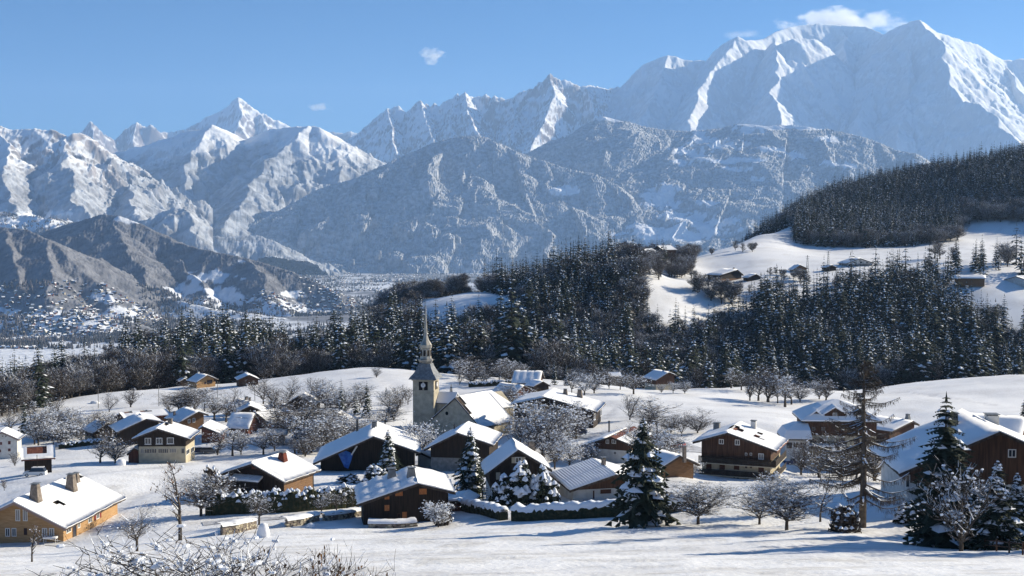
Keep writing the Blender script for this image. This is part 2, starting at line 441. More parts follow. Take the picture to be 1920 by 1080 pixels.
# ------------------------------------------------------------------ mountains: ridge lines surveyed from the photograph, slopes fall away from each
def mountain(name, ridges, pxr, Dr, nc, nr, slope=.8, warp=40, gully=90, gl=160, rough=20, treeline=(900, 1100), forest=0, meadows=(), rock=.5, material='alp',
             seed=1, curve=1.0, base=-420, crag=0, clear=.0, dpow=1.0, back=None, tex=0):
    pxs = np.linspace(pxr[0], pxr[1], nc); Ds = Dr[0] + (Dr[1] - Dr[0]) * np.linspace(0, 1, nr) ** dpow
    Y = np.repeat(Ds[:, None], nc, 1); X = (pxs[None] - 960) / F * Y
    def H(X, Y):
        wx = X + (fbm(X / 900, Y / 900, 4, seed) - .5) * warp * 2
        wy = Y + (fbm(X / 900, Y / 900, 4, seed + 50) - .5) * warp * 2
        best = np.full(X.shape, -1e9); bs = np.zeros(X.shape); bd = np.full(X.shape, 1e9); bt = np.zeros(X.shape)
        arc = 0.0
        for ri, rd in enumerate(ridges):
            sl_ = slope
            if isinstance(rd, tuple): sl_, rd = rd
            pts = [P(*q) for q in rd]
            arc += 5000
            if ri == 0: ux, uy = wx, wy
            else:
                ux = wx + (fbm(X / 330, Y / 330, 4, seed + 200 + ri) - .5) * warp * 3.2
                uy = wy + (fbm(X / 330, Y / 330, 4, seed + 300 + ri) - .5) * warp * 3.2
            for i in range(len(pts) - 1):
                a, b = pts[i], pts[i + 1]
                dx, dy = b.x - a.x, b.y - a.y
                L2 = dx * dx + dy * dy + 1e-6
                t = np.clip(((ux - a.x) * dx + (uy - a.y) * dy) / L2, 0, 1)
                d = np.hypot(ux - a.x - t * dx, uy - a.y - t * dy)
                h = a.z + (b.z - a.z) * t - sl_ * d ** curve
                bw = h > best
                best = np.where(bw, h, best)
                bs = np.where(bw, arc + t * math.sqrt(L2), bs)
                bd = np.where(bw, d, bd)
                arc += math.sqrt(L2)
        g = fbm(bs / gl + 2.2 * fbm(X / 700, Y / 700, 3, seed + 8), bd / (gl * 4), 4, seed + 3, ridged=True)
        n = (fbm(X / 260, Y / 260, 5, seed + 9) - .5) * .5 + (fbm(X / 340 + 3, Y / 340, 6, seed + 19, gain=.56, ridged=True) - .62) * 1.5
        k = smooth(0, 500, bd)
        h = best - gully * (1 - g) * k * 1.5 + rough * 2 * n * (.25 + k)
        h = h + (fbm(X / 1300, Y / 1300, 3, seed + 5) - .5) * gully * 1.6 * k
        if crag:
            c = fbm(X / 60 + 9, Y / 200, 4, seed + 77, ridged=True)
            h = h + crag * (c - .6) * smooth(900, 0, bd)
        return h, bd, g, best
    h, bd, g, best = H(X, Y)
    dzx = np.gradient(h, axis=1) / (np.gradient(X, axis=1) + 1e-6)
    dzy = np.gradient(h, axis=0) / (np.gradient(Y, axis=0) + 1e-6)
    st = np.hypot(dzx, dzy)
    n1 = fbm(X / 120, Y / 120, 4, seed + 30)
    n2 = fbm(X / 500, Y / 500, 4, seed + 31)
    rk = smooth(1.05, 1.5, st + (n1 - .5) * 1.6 + (n2 - .5)) * rock
    fo = smooth(treeline[1], treeline[0], h + (n2 - .5) * 700 + (n1 - .5) * 250) * forest
    px = 960 + X / Y * F; py = 438 - h / Y * F
    me_ = np.zeros(X.shape)
    n3 = fbm(X / 45, Y / 45, 3, seed + 33)
    for (mx, my, rx, ry) in meadows:
        q = np.hypot((px - mx) / rx, (py - my) / ry) + (n1 - .5) * 1.6 + (n3 - .5) * 2.0
        me_ = np.maximum(me_, smooth(1.1, .8, q))
    if clear:
        me_ = np.maximum(me_, smooth(.64, .7, n2) * clear)
    for (mx, my, rx, ry) in meadows:      # shape tilted a little to the south so clearings catch more sun
        cx_ = (mx - 960) / F * 12300.0 if material == 'wood' else None
        if cx_ is None: break
        wq = smooth(1.6, .6, np.hypot((px - mx) / rx, (py - my) / ry))
        h = h - wq * np.clip((px - mx) / rx, -1, 1) * min(rx * 5.4 * .20, 42)
    if tex:
        rough_t = (_hash(np.arange(nc)[None] + np.zeros((nr, 1), int), np.arange(nr)[:, None] + np.zeros((1, nc), int), seed) - .5)
        h = h + rough_t * tex * fo * (1 - me_)
    h = np.maximum(h, base)
    o = grid_mesh(name, X, Y, h, M[material], (rk, fo * (1 - me_), me_), smooth_=material != 'wood')
    return tag(o, kind='structure'), H

# far left needle, saw-toothed group and the tall pyramid behind
mountain('distant_peaks', [
  [(120,262,24000),(150,250,24000),(163,236,24000),(172,226,24000),(181,234,24000),(192,248,24000),(215,262,24500),(236,241,25000),(248,234,25000),(258,229,25000),(266,234,25000),(275,240,25000),(283,232,25000),(292,240,25000),(300,248,25500),(325,246,26000),(352,240,26500),(375,228,27000),(385,221,27000),(398,214,27000),(410,210,27000),(420,204,27000),(435,191,27000),(445,181,27000),(455,186,27000),(463,193,27000),(472,201,27000),(490,212,27000),(500,214,27000),(512,224,27000),(522,226,27000),(537,233,27000),(560,246,27500),(600,250,28000),(625,243,28000),(640,248,28000),(655,243,28000),(680,252,28000),(720,262,28500)],
  [(445,181,27000),(452,215,26000),(440,250,25000)],[(490,212,27000),(500,240,26000),(510,262,25500)],[(172,226,24000),(176,260,23500)],[(258,229,25000),(250,265,24300)]],
  (60, 760), (22500, 29500), 420, 110, slope=1.15, warp=30, gully=120, gl=170, rough=35, rock=1.0, seed=3, crag=50)
# the aiguilles
mountain('needle_ridge', [
  [(610,290,21000),(640,268,21000),(654,257,21000),(674,248,21000),(691,246,21000),(703,234,21000),(715,222,21000),(722,206,21000),(728,201,21000),(734,207,21000),(739,200,21000),(748,197,21000),(756,206,21000),(763,211,21000),(770,205,21000),(778,197,21000),(783,193,21000),(789,188,21000),(795,196,21000),(800,192,21000),(808,199,21000),(815,192,21000),(822,201,21000),(830,197,21000),(837,188,21000),(848,184,21000),(859,175,21000),(866,179,21000),(872,172,21000),(880,179,21000),(889,182,21000),(898,180,21000),(905,181,21000),(911,176,21000),(922,183,21000),(928,178,21000),(935,181,21000),(947,186,21000),(961,183,21000),(970,174,21000),(984,170,21000),(996,166,21000),(1003,163,21000),(1011,154,21000),(1020,153,21000),(1026,143,21000),(1031,137,21000),(1037,145,21000),(1044,145,21000),(1050,150,21000),(1058,148,21000),(1067,149,21000),(1074,157,21000),(1081,158,21000),(1088,162,21000),(1096,160,21000),(1111,159,21200),(1133,166,21400),(1167,163,21800),(1230,160,22000)],
  [(728,201,21000),(735,240,20000),(740,285,19000)],[(789,188,21000),(800,230,20000),(825,285,18800)],[(872,172,21000),(880,215,20000),(905,275,18700)],[(859,175,21000),(845,225,20000),(850,275,18900)],
  [(1031,137,21000),(1040,180,20200),(1018,230,19200),(990,285,18200)],[(1096,160,21000),(1118,215,20000),(1098,270,18800)],[(961,183,21000),(965,225,20000),(950,280,18800)]],
  (585, 1290), (17800, 22600), 640, 150, slope=.95, warp=26, gully=95, gl=150, rough=45, rock=1.0, seed=21, crag=45)
# the great white dome and its buttresses
mountain('white_summit', [
  [(1120,180,21500),(1150,165,21500),(1174,157,21500),(1184,143,21500),(1195,130,21500),(1208,119,21500),(1223,113,21500),(1240,106,21500),(1252,103,21500),(1266,104,21500),(1280,110,21500),(1300,112,21500),(1325,112,21500),(1337,104,21500),(1346,92,21500),(1354,86,21500),(1368,76,21500),(1382,68,21500),(1390,71,21500),(1398,75,21500),(1415,75,21800),(1431,73,22000),(1446,64,22200),(1460,57,22400),(1478,52,22600),(1496,48,22800),(1537,44,23000),(1582,47,23000),(1622,49,22800),(1640,57,22500),(1655,64,22200),(1667,58,21900),(1680,51,21600),(1694,44,21300),(1708,39,21000),(1722,37,20800),(1738,46,20900),(1757,62,21000),(1773,66,21100),(1800,74,21300),(1834,85,21500),(1855,97,21600),(1879,111,21700),(1900,112,21700),(1935,108,21700),(2010,100,21700),(2100,120,21500),(2250,160,21500)],
  [(1450,76,21600),(1457,84,21000),(1459,100,20500),(1453,130,20000),(1461,146,19600),(1447,172,19000),(1462,192,18500),(1463,232,17800),(1455,270,17000)],
  [(1457,84,21000),(1490,72,21000),(1525,73,21200),(1548,84,21400)],
  [(1722,37,20800),(1752,64,20200),(1772,82,19800),(1764,104,19400),(1779,126,19000),(1782,151,18600),(1803,190,18000),(1836,194,17700),(1867,216,17200),(1877,236,16900),(1916,269,16300),(1990,330,15500)],
  [(1655,64,22200),(1650,110,21000),(1640,160,20000),(1610,220,18800)],
  [(1252,103,21500),(1240,150,20500),(1215,200,19500),(1190,250,18500)],
  [(1382,68,21500),(1345,120,20500),(1310,170,19500),(1290,225,18300)],
  [(1582,47,23000),(1590,110,21600),(1585,180,20300),(1580,240,19000)],
  [(1708,39,21000),(1706,110,20000),(1700,180,19000),(1690,250,17800)],
  [(1879,111,21700),(1900,160,20500),(1960,220,19500)],
  ],
  (1090, 2120), (14800, 23800), 620, 250, slope=.92, warp=45, gully=130, gl=260, rough=38, rock=.3, seed=41, crag=22)
# left hand rocky white mountain
_, H_left = mountain('left_mountain', [
  [(-260,225,11500),(-100,235,11300),(0,238,11000),(50,240,11000),(93,241,11000),(112,248,11000),(123,256,11000),(132,248,11000),(150,251,11100),(167,256,11200),(190,272,11400),(216,290,11500),(236,300,11600),(255,312,11600),(270,330,11600),(285,346,11600),(300,357,11500),(314,366,11400),(321,383,11300)],
  [(0,238,11000),(15,290,10400),(5,350,9700),(30,400,9000)],[(123,256,11000),(118,310,10300),(140,360,9700),(150,405,9200)],[(255,312,11600),(240,345,10700),(250,400,9600)],
  [(-150,237,11300),(-120,300,10400),(-140,380,9300)],
  (.35, [(-300,395,8600),(-100,398,8500),(0,402,8400),(60,406,8400),(110,414,8300),(150,430,8200)]),
  (.7, [(262,425,9300),(285,408,9400),(310,394,9500),(332,386,9500),(350,390,9500),(364,404,9400),(374,428,9200)])],
  (-300, 400), (7600, 12500), 460, 280, slope=.70, warp=60, gully=60, gl=300, rough=85, forest=.75, treeline=(430, 800), rock=.9, seed=61, curve=1.0, crag=18, tex=8,
  meadows=[(40,412,70,9),(90,420,50,8),(20,425,60,8),(100,400,30,4)])
# middle mountains with the sunlit snow heads
mountain('middle_mountain', [
  [(190,300,16000),(216,288,15800),(250,276,15500),(285,268,15200),(320,256,15000),(344,247,14800),(362,246,14600),(378,243,14500),(390,237,14500),(400,234,14500),(420,243,14900),(442,253,15200),(450,258,15300),(459,260,15300),(475,256,15100),(491,250,14900),(505,244,14700),(520,240,14600),(545,237,14500),(570,236,14400),(589,236,14300),(600,239,14200),(609,243,14500),(635,257,14900),(663,273,15300),(690,288,15700),(700,293,15900),(740,315,16300)],
  [(344,247,14800),(330,280,14300),(310,310,13800),(320,350,13200)],[(400,234,14500),(375,275,13900),(345,310,13400),(350,360,12800)],
  [(589,236,14300),(556,262,13800),(520,295,13300),(490,325,12900),(462,352,12400),(440,385,11900),(425,425,11300)],
  
  (.45, [(380,440,10800),(420,445,10600),(480,440,10700),(520,450,10600)])],
  (170, 780), (10300, 16800), 420, 230, slope=.60, warp=55, gully=90, gl=230, rough=52, forest=.9, treeline=(780, 1060), rock=.45, seed=81, tex=9)
# frosted wooded mountain in the centre
mountain('wooded_mountain', [
  [(330,452,11400),(400,446,11500),(440,432,11600),(500,404,11800),(550,378,12000),(600,353,12200),(640,341,12300),(667,333,12300),(705,314,12400),(744,297,12500),(775,281,12600),(807,267,12700),(838,259,12700),(867,255,12700),(895,254,12700),(915,257,12700),(933,267,12600),(950,275,12600),(970,283,12500),(1000,294,12500),(1026,301,12400),(1067,316,12300),(1118,326,12200),(1155,345,12100),(1180,370,11900)],
  [(667,333,12300),(640,380,11900),(600,420,11500),(570,465,11150)],[(744,297,12500),(700,350,12000),(670,410,11550),(650,470,11100)],[(838,259,12700),(800,320,12100),(778,380,11700),(770,430,11400),(755,475,11050)],
  [(895,254,12700),(890,320,12200),(860,380,11800),(845,440,11400),(835,480,11050)],[(933,267,12600),(965,330,12100),(950,390,11700),(920,470,11100)],[(1026,301,12400),(1030,350,12000),(1010,410,11600),(960,470,11150)],
  [(1118,326,12200),(1110,370,11850),(1075,430,11400),(1060,480,11050)]],
  (290, 1240), (10100, 13600), 640, 230, slope=.62, warp=60, gully=160, gl=360, rough=16, forest=1.0, treeline=(3000, 3400), rock=.0, seed=101, material='wood', tex=13,
  meadows=[(1060, 358, 22, 7)])
# broad wooded mountain with clearings on the right
mountain('clearing_mountain', [
  [(900,330,14500),(960,300,14400),(989,285,14300),(1020,272,14200),(1044,261,14100),(1075,245,14000),(1100,232,14000),(1111,227,14000),(1137,222,14000),(1155,223,14000),(1170,225,13900),(1211,237,13800),(1250,243,13700),(1290,246,13600),(1330,242,13500),(1354,240,13500),(1394,235,13400),(1430,236,13300),(1476,235,13300),(1510,235,13200),(1537,236,13200),(1557,243,13100),(1590,250,13000),(1618,257,12900),(1650,268,12800),(1680,280,12700),(1700,284,12600),(1720,287,12500),(1745,300,12400),(1800,325,12200),(1900,360,12000),(2050,400,11800)],
  [(1137,222,14000),(1165,262,13500),(1178,300,13000),(1165,345,12500),(1150,400,11900),(1140,460,11300)],
  [(1290,246,13600),(1262,290,13000),(1245,330,12600),(1225,380,12000),(1205,430,11500),(1190,470,11100)],
  [(1394,235,13400),(1370,290,12800),(1340,350,12200),(1330,410,11600)],[(1618,257,12900),(1620,310,12300),(1600,360,11800),(1560,400,11400)],
  [(1211,237,13800),(1215,280,13300),(1205,320,12900)],[(1044,261,14100),(1060,300,13700),(1080,330,13300)]],
  (880, 2100), (10300, 14800), 640, 240, slope=.50, warp=60, gully=110, gl=380, rough=16, forest=1.0, treeline=(3000, 3400), rock=.0, seed=121, material='wood', tex=13,
  meadows=[(1345,270,44,8),(1290,287,30,8),(1275,305,18,5),(1310,262,14,16),(1400,246,30,4),(1430,240,60,4),(1500,238,44,5),(1550,262,24,5),(1450,281,30,4),(1490,293,22,5),(1560,308,18,5),(1590,311,18,5),(1240,378,34,18),(1250,368,20,20),(1285,408,40,14),(1320,425,44,14),(1215,430,30,9),(1150,225,34,3),(1415,335,16,4),(1370,318,22,4),(1340,302,40,4),(1395,300,30,3),(1720,304,18,2.5),(1330,380,16,5),(1370,412,22,8),(1260,440,70,12)])
# brown wooded foothills on the left with hamlets at their feet
_, H_foot = mountain('foothill', [
  [(60,440,7200),(83,434,7000),(130,420,6800),(165,408,6600),(196,402,6500),(221,404,6450),(250,418,6400),(275,430,6350),(300,444,6300),(319,453,6250),(355,462,6150),(393,469,6050),(430,477,6000),(466,486,5950),(505,497,5900),(540,507,5850),(565,518,5800),(589,529,5750),(615,540,5700),(638,551,5600),(650,575,5450)],
  [(196,402,6500),(235,438,6200),(258,478,5900),(266,515,5650),(278,550,5450),(285,580,5200)],
  [(319,453,6250),(360,500,5900),(380,550,5500),(400,590,5150)],[(466,486,5950),(500,540,5550),(560,580,5200)],
  (.35, [(300,560,5300),(400,580,5100),(500,590,5000),(560,598,5000)])],
  (40, 700), (4700, 7600), 420, 230, slope=.48, warp=50, gully=45, gl=230, rough=34, forest=1.0, treeline=(3000, 3400), rock=.0, seed=141, material='hill', tex=6,
  meadows=[(430,602,110,18),(330,604,60,14),(540,600,60,14),(360,575,60,22),(430,560,60,18),(390,520,40,10),(480,590,60,12),(300,590,40,10),(350,540,30,10),(235,410,20,4),(255,415,12,4),(545,552,20,5),(520,575,30,9),(590,590,40,8),(450,490,10,2),(165,600,40,10)])
_, H_near = mountain('near_foothill', [
  [(-400,360,6200),(-200,395,5900),(-80,412,5700),(0,424,5500),(25,428,5450),(49,432,5400),(88,449,5300),(108,464,5200),(128,484,5100),(145,498,5050),(162,513,5000),(180,524,4950),(196,535,4900),(208,550,4850),(214,566,4750)],
  [(0,424,5500),(20,470,5150),(40,520,4850),(60,560,4650)],[(88,449,5300),(105,500,4950),(120,550,4650)],[(-120,405,5800),(-100,480,5200),(-80,560,4600)],
  (.3, [(-200,580,4450),(-60,590,4350),(60,592,4300),(160,590,4300),(230,596,4350)])],
  (-420, 300), (3900, 6900), 360, 220, slope=.48, warp=45, gully=45, gl=230, rough=34, forest=1.0, treeline=(3000, 3400), rock=.0, seed=161, material='hill', tex=5,
  meadows=[(60,600,90,18),(130,590,60,12),(20,610,60,14),(180,610,50,16),(10,640,60,30),(200,560,20,14),(225,590,30,20)])

# ------------------------------------------------------------------ clouds (above the haze)
def cloud(px, py, D, rx, ry, rz, label, dens, seed, nsc):
    me = bpy.data.meshes.new('cloud')
    import bmesh
    bm = bmesh.new(); bmesh.ops.create_icosphere(bm, subdivisions=3, radius=1.0)
    for v in bm.verts: v.co = Vector((v.co.x * rx, v.co.y * ry, v.co.z * rz))
    bm.to_mesh(me); bm.free()
    m = bpy.data.materials.new('cloud_vapour'); m.use_nodes = True
    t = m.node_tree; t.nodes.clear(); N = t.nodes.new; Lk = t.links.new
    out = N('ShaderNodeOutputMaterial'); pv = N('ShaderNodeVolumePrincipled')
    pv.inputs['Color'].default_value = (1, 1, 1, 1); pv.inputs['Anisotropy'].default_value = .55
    tc = N('ShaderNodeTexCoord'); mp = N('ShaderNodeMapping'); mp.inputs['Scale'].default_value = (1 / rx, 1 / ry, 1 / rz)
    Lk(tc.outputs['Object'], mp.inputs[0]); ln = N('ShaderNodeVectorMath'); ln.operation = 'LENGTH'; Lk(mp.outputs[0], ln.inputs[0])
    mq = N('ShaderNodeMapping'); mq.inputs['Scale'].default_value = (nsc, nsc, nsc * 1.7); mq.inputs['Location'].default_value = (seed, seed * 2, 0); Lk(tc.outputs['Object'], mq.inputs[0])
    n = N('ShaderNodeTexNoise'); n.inputs['Scale'].default_value = 1; n.inputs['Detail'].default_value = 7; n.inputs['Roughness'].default_value = .6; Lk(mq.outputs[0], n.inputs['Vector'])
    nr_ = N('ShaderNodeMapRange'); nr_.inputs['From Min'].default_value = .28; nr_.inputs['From Max'].default_value = .72; Lk(n.outputs['Fac'], nr_.inputs['Value'])
    a = N('ShaderNodeMath'); a.operation = 'MULTIPLY_ADD'; Lk(ln.outputs['Value'], a.inputs[0]); a.inputs[1].default_value = -.72; Lk(nr_.outputs[0], a.inputs[2])
    mr = N('ShaderNodeMapRange'); Lk(a.outputs[0], mr.inputs['Value']); mr.inputs['From Min'].default_value = .0; mr.inputs['From Max'].default_value = .6; mr.inputs['To Max'].default_value = dens
    Lk(mr.outputs[0], pv.inputs['Density']); Lk(pv.outputs[0], out.inputs['Volume'])
    me.materials.append(m); m.cycles.volume_step_rate = .6
    o = bpy.data.objects.new('cloud', me); col.objects.link(o); o.location = P(px, py, D)
    return tag(o, label, 'cloud')
cloud(1578, 42, 28500, 1650, 1200, 340, 'broad white cloud cap lying on the highest snow summit', .006, 11, .0016)
cloud(1400, 66, 27500, 620, 500, 120, 'thin veil of blown cloud left of the summit cap', .0015, 8, .002)
cloud(811, 105, 27000, 330, 330, 250, 'small white puff of cloud high in the blue sky', .009, 5, .004)
cloud(602, 203, 42000, 520, 450, 260, 'faint low cloud wisp just right of the pyramid peak', .004, 8, .0022)
# ------------------------------------------------------------------ haze
hz = MB(); hz.box(-33000, 33000, -4000, 33500, -372, 3995)
m = bpy.data.materials.new('valley_haze'); m.use_nodes = True
t = m.node_tree; t.nodes.clear()
out = t.nodes.new('ShaderNodeOutputMaterial'); pv = t.nodes.new('ShaderNodeVolumePrincipled')
pv.inputs['Color'].default_value = (.42, .65, 1.0, 1)
pv.inputs['Density'].default_value = 3.0e-5
pv.inputs['Anisotropy'].default_value = .15
t.links.new(pv.outputs[0], out.inputs['Volume'])
tag(hz.build('haze', m), kind='stuff')
# ------------------------------------------------------------------ tree materials
M['bark'] = mat('bark', (.055, .045, .038), .9, .1, ((.11, .095, .08), 3.0, .4, .6))
M['larchbark'] = mat('larch_bark', (.085, .065, .05), .9, .1, ((.15, .12, .09), 2.0, .4, .6))
M['twig'] = mat('twigs', (.06, .048, .04), .9, .1, ((.13, .105, .085), .35, .4, .6))
M['needle'] = mat('spruce_needles', (.018, .028, .020), .85, .15, ((.045, .055, .035), .5, .35, .65))
M['hedge'] = mat('hedge_leaves', (.022, .030, .016), .85, .15, ((.07, .06, .03), 2.5, .45, .7))
M['treesnow'] = mat('snow_on_branches', (.80, .83, .88), .75, .2)
M['deadleaf'] = mat('dry_leaves', (.16, .09, .045), .9, .1)

def spruce_mesh(name, seed, h, rad, levels, per, segs, snow=.35, droop=.35, base=.1, jag=.5, lump=1.0, power=.85):
    r = random.Random(seed)
    mb = MB()
    for l in range(levels):
        t = (l + r.random() * .5) / levels
        z = h * (base + (1 - base) * t ** .92)
        R_ = rad * (1 - t) ** power * r.uniform(.82, 1.12) + .10
        n = max(4, int(per * (1 - t * .45)))
        a0 = r.random() * 6.3
        for k in range(n):
            a = a0 + 6.283 * k / n + r.uniform(-.25, .25)
            L = R_ * r.uniform(.72, 1.12)
            ux, uy = math.cos(a), math.sin(a)
            vx, vy = -uy, ux
            up = r.uniform(.0, .12) * L
            wd = L * r.uniform(.26, .42) + .12
            dr = droop * r.uniform(.7, 1.3)
            sp = []
            for s in range(segs + 1):
                q = s / segs
                sp.append((ux * L * q, uy * L * q, z + up * math.sin(q * 3) - dr * L * q ** 1.4 + .08 * L * max(0, q - .8) * 5 * .3, wd * (math.sin(min(1, q * 1.15 + .12) * 3.0) * .9 + .1) * (1 - q * .55)))
            for s in range(segs):
                A = sp[s]; B = sp[s + 1]
                for sg in (-1, 1):
                    w0 = A[3] * r.uniform(1 - jag, 1 + jag * .6); w1 = B[3] * r.uniform(1 - jag, 1 + jag * .3)
                    tipq = .35
                    p0 = (A[0], A[1], A[2]); p1 = (B[0], B[1], B[2])
                    e = (A[0] + vx * sg * w0 + ux * w0 * tipq, A[1] + vy * sg * w0 + uy * w0 * tipq, A[2] - w0 * r.uniform(.25, .7))
                    e2 = (B[0] + vx * sg * w1 * .55 + ux * w1 * .2, B[1] + vy * sg * w1 * .55 + uy * w1 * .2, B[2] - w1 * r.uniform(.2, .5))
                    mb.face([p0, e, p1], 0)
                    if segs > 2: mb.face([p1, e, e2], 0)
                    if segs > 1:
                        hz_ = r.uniform(.25, .6) * wd * .9
                        mb.face([p0, p1, (p0[0] + vx * sg * .1 * w0, p0[1] + vy * sg * .1 * w0, p0[2] - hz_)], 0)
            if r.random() < snow:
                # a pad of snow lying on the frond
                q0 = r.uniform(.15, .5); q1 = min(.97, q0 + r.uniform(.3, .5))
                i0 = q0 * segs; i1 = q1 * segs
                def at(q):
                    i = min(segs - 1, int(q)); f = q - i
                    return [sp[i][c] * (1 - f) + sp[i + 1][c] * f for c in range(4)]
                A = at(i0); B = at((i0 + i1) / 2); C = at(i1)
                wq = wd * r.uniform(.35, .75) * lump
                hh = .07 + .05 * wq
                top = (B[0], B[1], B[2] + hh + .10 * lump)
                l_ = (B[0] + vx * wq, B[1] + vy * wq, B[2] - wq * .25 + .03); r_ = (B[0] - vx * wq, B[1] - vy * wq, B[2] - wq * .25 + .03)
                a_ = (A[0], A[1], A[2] + .05); c_ = (C[0], C[1], C[2] + .03)
                for f in ((a_, l_, top), (l_, c_, top), (c_, r_, top), (r_, a_, top)):
                    mb.face(f, 1)
    mb.face([(.1, 0, h * .96), (-.1, .05, h * .96), (0, 0, h * 1.03)], 0); mb.face([(0, .1, h * .96), (0, -.1, h * .96), (0, 0, h * 1.03)], 0)
    return mb.mesh(name, [M['needle'], M['treesnow']])
def trunk_mesh(name, h, r0, n=6, m='bark'):
    mb = MB(); k = 5
    for i in range(k):
        a = i / k; b = (i + 1) / k
        mb.tube((math.sin(a * 3) * .04, 0, h * a - (.5 if i == 0 else 0)), (math.sin(b * 3) * .04, 0, h * b), r0 * (1 - a * .9) + .01, r0 * (1 - b * .9) + .01, n)
    return mb.mesh(name, [M[m]])
def ribbon(mb, a, b, w, m, r, up=False):
    dx, dy, dz = b[0] - a[0], b[1] - a[1], b[2] - a[2]
    L = math.hypot(dx, dy) + 1e-6
    if up: sx, sy, sz = -dy / L * w, dx / L * w, 0
    else:
        t = r.random() * 3.14
        sx, sy, sz = -dy / L * w * math.cos(t), dx / L * w * math.cos(t), w * math.sin(t)
    mb.face([(a[0] - sx, a[1] - sy, a[2] - sz), (a[0] + sx, a[1] + sy, a[2] + sz), (b[0] + sx * .5, b[1] + sy * .5, b[2] + sz * .5), (b[0] - sx * .5, b[1] - sy * .5, b[2] - sz * .5)], m)
def bare_meshes(name, seed, h, spread, depth, kids, twig_w, snow=.5, lumps=0.0, lump_s=.14, trunk_f=.28, lean=0, upright=.55, r0=None, leaf=0, ends=1, side=3):
    """returns (trunk mesh, crown mesh): crown carries the fine twigs, snow and dry leaves"""
    r = random.Random(seed)
    tb = MB(); cb = MB()
    r0 = r0 or h * .028
    def puff(p, s):
        x, y, z = p
        if s > .085:
            a0_ = r.random() * 3; ex = r.uniform(1.0, 1.7)
            rg_ = [[(x + math.cos(a0_) * u * ex * s - math.sin(a0_) * v * s, y + math.sin(a0_) * u * ex * s + math.cos(a0_) * v * s, z + h2 * s) for u, v in [(k_ * math.cos(t * 1.0472), k_ * math.sin(t * 1.0472) * .8) for t in range(6)]] for k_, h2 in ((.75, -.25), (1.0, .1), (.7, .55))]
            for a_, b_ in ((0, 1), (1, 2)):
                for t in range(6): cb.face([rg_[a_][t], rg_[a_][(t + 1) % 6], rg_[b_][(t + 1) % 6], rg_[b_][t]], 1)
            cb.face(rg_[2], 1); return
        q = [(x + s, y, z), (x, y + s, z), (x - s, y, z), (x, y - s, z)]
        top = (x, y, z + s * .8)
        for i in range(4): cb.face([q[i], q[(i + 1) % 4], top], 1)
    def grow(p, d, L, rad, lev):
        n = 3 if lev < depth - 1 else 2
        q = p
        for i in range(n):
            d = (d + Vector((r.uniform(-1, 1), r.uniform(-1, 1), r.uniform(-.5, .8) * upright)) * (.16 if lev < 2 else .3)).normalized()
            e = q + d * (L / n)
            ra = rad * (1 - .35 * i / n); rb_ = rad * (1 - .35 * (i + 1) / n)
            if rad > .03 and lev <= 2:
                tb.tube(q, e, ra, rb_, 5 if lev < 2 else 3)
                if snow > 0 and abs(d.z) < .8 and r.random() < snow + .2:
                    ribbon(cb, q + Vector((0, 0, ra + .02)), e + Vector((0, 0, rb_ + .02)), ra * .9 + twig_w * .5, 1, r, True)
            else:
                w_ = max(twig_w, ra)
                ribbon(cb, q, e, w_, 0, r)
                if r.random() < snow:
                    o_ = Vector((0, 0, w_ * .8 + .01))
                    ribbon(cb, q + o_, e + o_, w_ * 1.1, 1, r, True)
            if lumps and lev >= depth - 2 and r.random() < lumps: puff(tuple(e), lump_s * r.uniform(.5, 1.5))
            if leaf and lev >= depth - 2 and r.random() < leaf:
                for _ in range(2):
                    c = e + Vector((r.uniform(-.1, .1), r.uniform(-.1, .1), r.uniform(-.15, 0)))
                    ribbon(cb, c, c + Vector((r.uniform(-.1, .1), r.uniform(-.1, .1), -.12)), .06, 2, r)
            q = e
            if lev < depth and i >= (1 if lev == 0 else 0):
                m_ = kids if i == n - 1 else max(1, kids - 2)
                for k in range(m_):
                    az = r.random() * 6.283
                    out = Vector((math.cos(az), math.sin(az), 0))
                    sp_ = spread * r.uniform(.6, 1.2)
                    nd = (d * (1 - sp_ * .45) + out * sp_ + Vector((0, 0, upright * .35))).normalized()
                    grow(q, nd, L * r.uniform(.55, .82) * (1.0 if lev else .95), rb_ * .66, lev + 1)
    d0 = Vector((lean, 0, 1)).normalized()
    base = Vector((0, 0, -.4)); top = d0 * (h * trunk_f)
    tb.tube(base, top, r0 * 1.15, r0 * .9, 6)
    nL = ends + 1
    for k in range(nL):
        az = 6.283 * k / nL + r.uniform(-.6, .6)
        out = Vector((math.cos(az), math.sin(az), 0)) * (spread * (.55 if nL > 1 else .12) * r.uniform(.6, 1.2))
        d = (d0 + out).normalized()
        Lt = h * (1 - trunk_f) * r.uniform(.74, .98) * (1 if k == 0 else r.uniform(.7, 1))
        n = 9; q = top; ra = r0 * (.85 if nL == 1 else .66)
        for i in range(n):
            f = (i + 1) / n
            d = (d + Vector((r.uniform(-1, 1), r.uniform(-1, 1), .25)) * .17).normalized()
            e = q + d * (Lt / n)
            tb.tube(q, e, ra * (1 - .85 * i / n), ra * (1 - .85 * f) + .004, 5)
            for s_ in range(side + (i % 2)):
                a2 = r.random() * 6.283
                prof = math.sin(math.pi * (.18 + .74 * f)) ** .7
                Lb = h * .30 * spread * prof * r.uniform(.45, 1.15)
                nd = (Vector((math.cos(a2), math.sin(a2), 0)) + d * r.uniform(.1, .8) + Vector((0, 0, upright * .3))).normalized()
                grow(q.lerp(e, r.random()), nd, Lb, ra * (1 - .8 * f) * .55 + .008, 2 if depth >= 4 else 1)
            q = e
    return tb.mesh(name + '_trunk', [M['bark']]), cb.mesh(name + '_crown', [M['twig'], M['treesnow'], M['deadleaf']])

